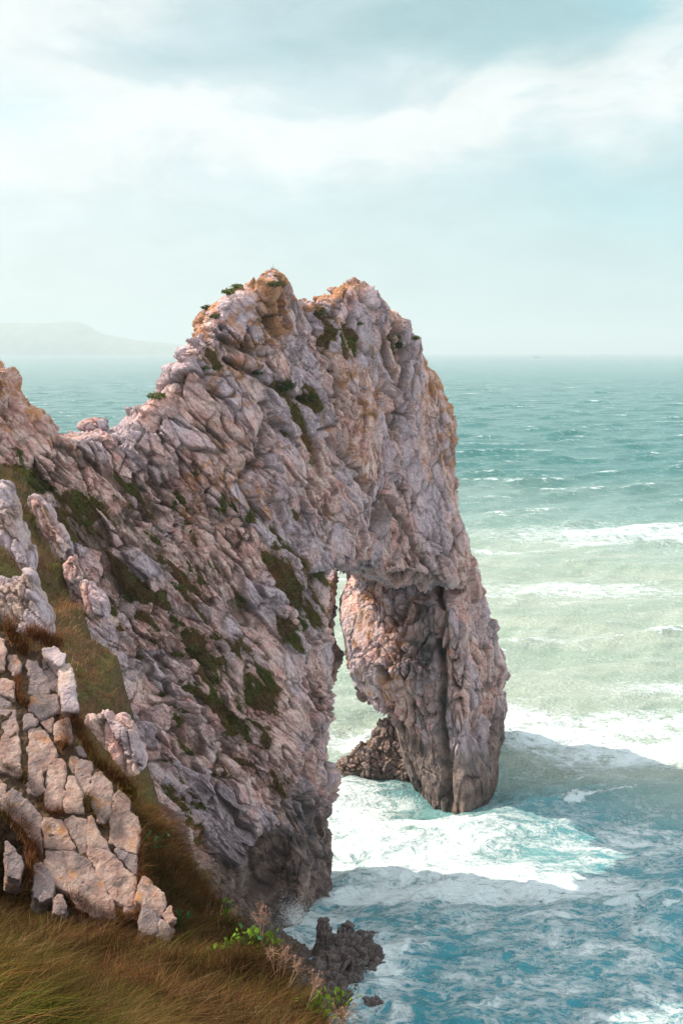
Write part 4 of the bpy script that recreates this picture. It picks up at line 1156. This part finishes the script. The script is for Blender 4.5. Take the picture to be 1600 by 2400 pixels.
for k in range(64):
    lam = 1.1 * (46.0 / 1.1) ** (k / 63.0); th = math.atan2(-0.85, 0.5) + rw.normal(0, 0.75 if lam < 8 else 0.38)
    kx, ky = math.cos(th) * 2 * math.pi / lam, math.sin(th) * 2 * math.pi / lam
    amp = 0.0125 * lam ** 0.74 * (0.6 + 0.8 * rw.random())
    fade = sstep(lam / np.maximum(cell, 1e-3), 2.2, 6.0)
    ph = kx * (SX + warp_s) + ky * (SY + warp_s * 0.7) + rw.random() * 6.28
    s_, c_ = np.sin(ph), np.cos(ph)
    wz_ += amp * fade * c_ * calm; wxo -= 0.8 * amp * fade * s_ * math.cos(th) * calm; wyo -= 0.8 * amp * fade * s_ * math.sin(th) * calm
crest = sstep(wz_, 0.25, 0.75)
# breaking swell at the mouth of the arch
bw = water(840, 2035)
wz_ += 0.75 * np.exp(-(((SX - bw[0]) / 3.2) ** 2 + ((SY - bw[1]) / 1.0) ** 2))
Pn = (SY < 400)
chop = np.zeros(len(SX)); chop[Pn] = gnoise(Pw[Pn], 0.75, 3, 211)
wz_ += 0.10 * chop * sstep(SY, 260, 120)
# foam cover, where the surf really breaks: (photo px, py, radius across m, radius along m, amount)
foam = np.zeros(len(SX)); 
def foam_at(px_, py_, rx, ry, a):
    global foam
    c = water(px_, py_)
    q = ((SX + 2.2 * warp_s - c[0]) / rx) ** 2 + ((SY + 1.5 * warp_s - c[1]) / ry) ** 2
    foam = np.maximum(foam, a * np.exp(-q))
for a in [(900, 1990, 9, 11, .80), (1150, 2050, 10, 6, .82), (1330, 2060, 8, 5, .75), (1100, 1960, 8, 6, .72), (850, 1880, 6, 9, .85), (1000, 2090, 9, 3, 1.0), (870, 1740, 6, 7, .75), (1000, 1905, 4, 2, 1.0),
          (1330, 1720, 13, 7, .8), (1200, 1680, 9, 7, .7), (1560, 1765, 12, 7, .8), (1500, 1690, 14, 6, .6), (1500, 1250, 34, 20, .50), (1350, 1385, 22, 10, .48), (1200, 1290, 12, 5, .42), (1560, 1620, 10, 4, .45), (1250, 1500, 10, 5, .3), (1450, 1270, 14, 5, .5),
          (760, 2200, 5, 5, .62), (860, 2260, 3.5, 4, .8), (690, 2150, 2.2, 3.5, .9), (1500, 1960, 9, 8, .45), (1300, 1930, 8, 5, .35), (1200, 2150, 14, 5, .40), (1000, 2180, 10, 7, .36), (1400, 2250, 12, 8, .38), (1550, 2380, 9, 6, .45), (900, 2380, 8, 5, .4), (1180, 2330, 9, 6, .36), (1060, 1922, 5, 1.5, .8), (1172, 1850, 2, 3, .55), (740, 2140, 3, 3, .75), (800, 2085, 2.5, 3, .7), (900, 2300, 2, 2.5, .8), (820, 2205, 2.5, 2, .8)]: foam_at(*a)
# silt: pale green cloudy water lies off the headland, darker clear water beyond
silt = sstep(SY + 60 * gnoise(Pw, 0.006, 3, 221) + 12 * gnoise(Pw, 0.03, 2, 222), 520, 250) * sstep(SY + SX * 0.35 + 4 * gnoise(Pw, 0.06, 2, 223), 128, 150)
silt = np.maximum(silt, 0.6 * np.exp(-(((SX - 4) / 16) ** 2 + ((SY - 122) / 14) ** 2)))
ii = np.arange(len(cr_) * len(yr)).reshape(len(cr_), len(yr))
SQ = np.stack([ii[:-1, :-1].ravel(), ii[1:, :-1].ravel(), ii[1:, 1:].ravel(), ii[:-1, 1:].ravel()], 1)
M_sea, n = new_mat('sea_water')
co = n.new('ShaderNodeTexCoord').outputs['Object']
fm = n.attr('foam'); sl = n.attr('silt'); crs = n.attr('crest')
wv = n.new('ShaderNodeTexNoise'); wv.inputs['Scale'].default_value = 0.22; wv.inputs['Detail'].default_value = 4; n.put(wv.inputs['Vector'], co)
cw = n.vm('ADD', co, n.vm('SCALE', n.vm('SUBTRACT', wv.outputs['Color'], (0.5, 0.5, 0.5)), scale=4.0))
cw = n.vm('MULTIPLY', cw, (0.62, 1.0, 1.0))
def ridge(scale, detail, rough):
    a = n.noise(cw, scale, detail, rough); return n.m('SUBTRACT', 1.0, n.m('MULTIPLY', n.m('ABSOLUTE', n.m('SUBTRACT', a, 0.5)), 4.5), clamp=True)
r1 = ridge(0.50, 6, 0.6); r2 = ridge(1.7, 5, 0.62); bl = n.noise(cw, 0.36, 8, 0.72)
net = n.m('ADD', n.m('MULTIPLY', r1, 0.5), n.m('MULTIPLY', r2, 0.5))
fd = n.m('ADD', n.m('ADD', n.m('MULTIPLY', net, 0.55), n.m('MULTIPLY', bl, 0.95)), n.m('MULTIPLY', fm, 0.55))
fac = n.m('MULTIPLY', n.ramp(fd, 0.89, 1.28), n.ramp(fm, 0.05, 0.35, 0.55, 1.0))
# whitecaps out at sea
wc = n.noise(n.vm('MULTIPLY', cw, (0.05, 0.16, 1)), 1.0, 6, 0.7)
fac = n.m('MAXIMUM', fac, n.m('MULTIPLY', n.ramp(n.m('ADD', wc, n.m('MULTIPLY', crs, 0.12)), 0.645, 0.73), 0.8))
patch = n.noise(n.vm('MULTIPLY', co, (0.012, 0.03, 1)), 1.0, 5, 0.6)
deep = n.mix(n.ramp(patch, 0.35, 0.65), (0.020, 0.20, 0.27), (0.040, 0.26, 0.315))
deep = n.mix(n.ramp(n.sep(co)[1], 170, 460), deep, (0.014, 0.112, 0.108))
milky = n.mix(n.ramp(n.noise(n.vm('MULTIPLY', co, (0.03, 0.09, 1)), 1.0, 5, 0.6), 0.35, 0.65), (0.225, 0.295, 0.245), (0.300, 0.350, 0.300))
wcol = n.mix(sl, deep, milky)
wcol = n.mix(fac, wcol, (0.60, 0.69, 0.72))
rp = n.noise(n.vm('MULTIPLY', co, (1.0, 1.4, 1.0)), 1.6, 6, 0.62)
b = finish(n, wcol, n.m('ADD', 0.16, n.m('MULTIPLY', fac, 0.6)), n.m('ADD', rp, n.m('MULTIPLY', n.m('MULTIPLY', fac, bl), 1.2)), 0.8, 0.5, 0.3)
sea = mk_mesh('sea', np.stack([SX + wxo, SY + wyo, wz_], 1), SQ, mat=M_sea, attrs=dict(foam=foam, silt=silt, crest=crest))
tag(sea, kind='structure')

# spray thrown up where the swell meets the near cliff and the leg
M_foam, n = new_mat('white_water')
finish(n, (0.85, 0.88, 0.88), 0.7)
def spray(px_, py_, wdt, hgt, count, label, seed, D=None):
    rs = np.random.default_rng(seed); c = water(px_, py_)
    u = rs.normal(0, 1, (count, 3)); hz = np.abs(rs.normal(0, 0.5, count)) * hgt
    C = np.stack([u[:, 0] * wdt * (0.5 + 0.4 * hz / hgt), u[:, 1] * wdt * 0.5, hz], 1)
    C += 0.25 * np.stack([gnoise(C, 1.2, 2, seed + k) for k in range(3)], 1) * wdt
    r_ = 0.006 + 0.020 * rs.random(count) ** 3
    oct_ = np.array([(1, 0, 0), (-1, 0, 0), (0, 1, 0), (0, -1, 0), (0, 0, 1), (0, 0, -1)], float)
    Vv = (C[:, None, :] + oct_[None] * r_[:, None, None]).reshape(-1, 3)
    F = np.array([(0, 2, 4), (2, 1, 4), (1, 3, 4), (3, 0, 4), (2, 0, 5), (1, 2, 5), (3, 1, 5), (0, 3, 5)])
    T = (np.arange(count)[:, None, None] * 6 + F[None]).reshape(-1, 3)
    o = mk_mesh('spray', Vv, None, T, mat=M_foam); o.location = c
    return tag(o, label, 'spray', kind='stuff')
spray(690, 2165, 0.8, 1.7, 6500, 'white spray bursting against the foot of the near cliff', 1501)
spray(660, 2225, 0.35, 1.6, 2200, 'thin white spray rising behind the dried stalks', 1502)
spray(950, 1898, 0.7, 1.3, 4000, 'white splash at the left foot of the arch leg', 1503)
spray(880, 2235, 0.8, 0.7, 3000, 'white wash breaking over the dark rocks', 1504)

# ================================================================== FAR HEADLAND AND SHIP
HD = 24000.0
prof = [(-900, 800), (-520, 765), (-300, 746), (-120, 741), (0, 740), (90, 742), (150, 738), (178, 738), (200, 746), (222, 760), (240, 768), (270, 772), (300, 779), (340, 784), (380, 787), (420, 793), (450, 800), (480, 812)]
pw = np.array([atd(x, y, HD) for x, y in prof])
hx = np.linspace(pw[0, 0], pw[-1, 0], 240); hy = np.linspace(-900, 900, 40)
AX, AY = np.meshgrid(hx, hy, indexing='ij')
top = np.interp(AX, pw[:, 0], pw[:, 2])
Ph = np.stack([AX.ravel(), AY.ravel(), 0 * AX.ravel()], 1)
fall = np.clip(1 - (np.abs(AY) / 900) ** 2.2, 0, 1) ** 0.6
HZf = (top * fall).ravel() + 10 * gnoise(Ph, 0.004, 4, 231) * fall.ravel() - 4
ii = np.arange(240 * 40).reshape(240, 40)
M_head, n = new_mat('headland_turf'); co = n.new('ShaderNodeTexCoord').outputs['Object']
finish(n, n.mix(n.ramp(n.noise(co, 0.006, 5, 0.6), 0.4, 0.6), (0.10, 0.115, 0.06), (0.22, 0.20, 0.16)), 0.95)
hl = mk_mesh('headland', np.stack([AX.ravel(), HD + AY.ravel(), HZf], 1), np.stack([ii[:-1, :-1].ravel(), ii[1:, :-1].ravel(), ii[1:, 1:].ravel(), ii[:-1, 1:].ravel()], 1), mat=M_head)
tag(hl, kind='structure')


def box(lo, hi):
    lo = np.array(lo, float); hi = np.array(hi, float)
    Vb = np.array([[(lo, hi)[i][0], (lo, hi)[j][1], (lo, hi)[k][2]] for i in (0, 1) for j in (0, 1) for k in (0, 1)])
    F = np.array([(0, 1, 3, 2), (4, 6, 7, 5), (0, 4, 5, 1), (2, 3, 7, 6), (0, 2, 6, 4), (1, 5, 7, 3)])
    return Vb, F


def join_boxes(bs):
    Vs = []; Fs = []; k = 0
    for lo, hi in bs:
        v, f = box(lo, hi); Vs.append(v); Fs.append(f + k); k += 8
    return np.concatenate(Vs), np.concatenate(Fs)


M_hull, n = new_mat('ship_paint'); co = n.new('ShaderNodeTexCoord').outputs['Object']
finish(n, n.mix(n.noise(co, 0.2, 3), (0.05, 0.06, 0.08), (0.09, 0.10, 0.12)), 0.6)
M_white, n = new_mat('ship_white'); co = n.new('ShaderNodeTexCoord').outputs['Object']
finish(n, n.mix(n.noise(co, 0.3, 3), (0.5, 0.5, 0.5), (0.7, 0.7, 0.7)), 0.6)
sp_ = at(1257, 822, 11500); ship = thing('cargo_ship', (sp_[0], 11500, 0), 'tiny grey ship on the hazy horizon right of the arch', 'ship')
sec = [(-21, 3.0), (-18, 4.5), (12, 4.5), (18, 3.0), (23, 0.3)]
Vh = []; 
for x, wd in sec: Vh += [(x, -wd, 7), (x, wd, 7), (x - 0.5, wd * 0.6, -1), (x - 0.5, -wd * 0.6, -1)]
Qh = []
for k in range(4):
    for a in range(4): Qh.append((4 * k + a, 4 * k + (a + 1) % 4, 4 * k + 4 + (a + 1) % 4, 4 * k + 4 + a))
Qh += [(3, 2, 1, 0), (16, 17, 18, 19)]
mk_mesh('hull', Vh, np.array(Qh), mat=M_hull, smooth=False, parent=ship)
mk_mesh('deckhouse', *join_boxes([((-17, -4, 7.02), (-8, 4, 13)), ((-16, -3.5, 13.02), (-9, 3.5, 16))]), mat=M_white, smooth=False, parent=ship)
mk_mesh('funnel', *join_boxes([((-19.5, -1, 7.02), (-17.1, 1, 18))]), mat=M_hull, smooth=False, parent=ship)
mk_mesh('mast', *join_boxes([((-12.3, -.3, 16.02), (-11.7, .3, 24))]), mat=M_hull, smooth=False, parent=ship)
mk_mesh('mast', *join_boxes([((8, -.3, 7.02), (8.6, .3, 18))]), mat=M_hull, smooth=False, parent=ship)

# ================================================================== SEA HAZE
Vz, Fz = box((-24000, -300, -12), (24000, 47000, 640))
M_haze, n = new_mat('sea_haze')
pv = n.new('ShaderNodeVolumePrincipled')
pv.inputs['Color'].default_value = (0.64, 0.78, 0.84, 1); pv.inputs['Density'].default_value = 0.000078; pv.inputs['Anisotropy'].default_value = 0.1
oo = n.new('ShaderNodeOutputMaterial'); n.l.new(pv.outputs[0], oo.inputs['Volume'])
hz = mk_mesh('haze', Vz, Fz, mat=M_haze, smooth=False)
tag(hz, kind='stuff')
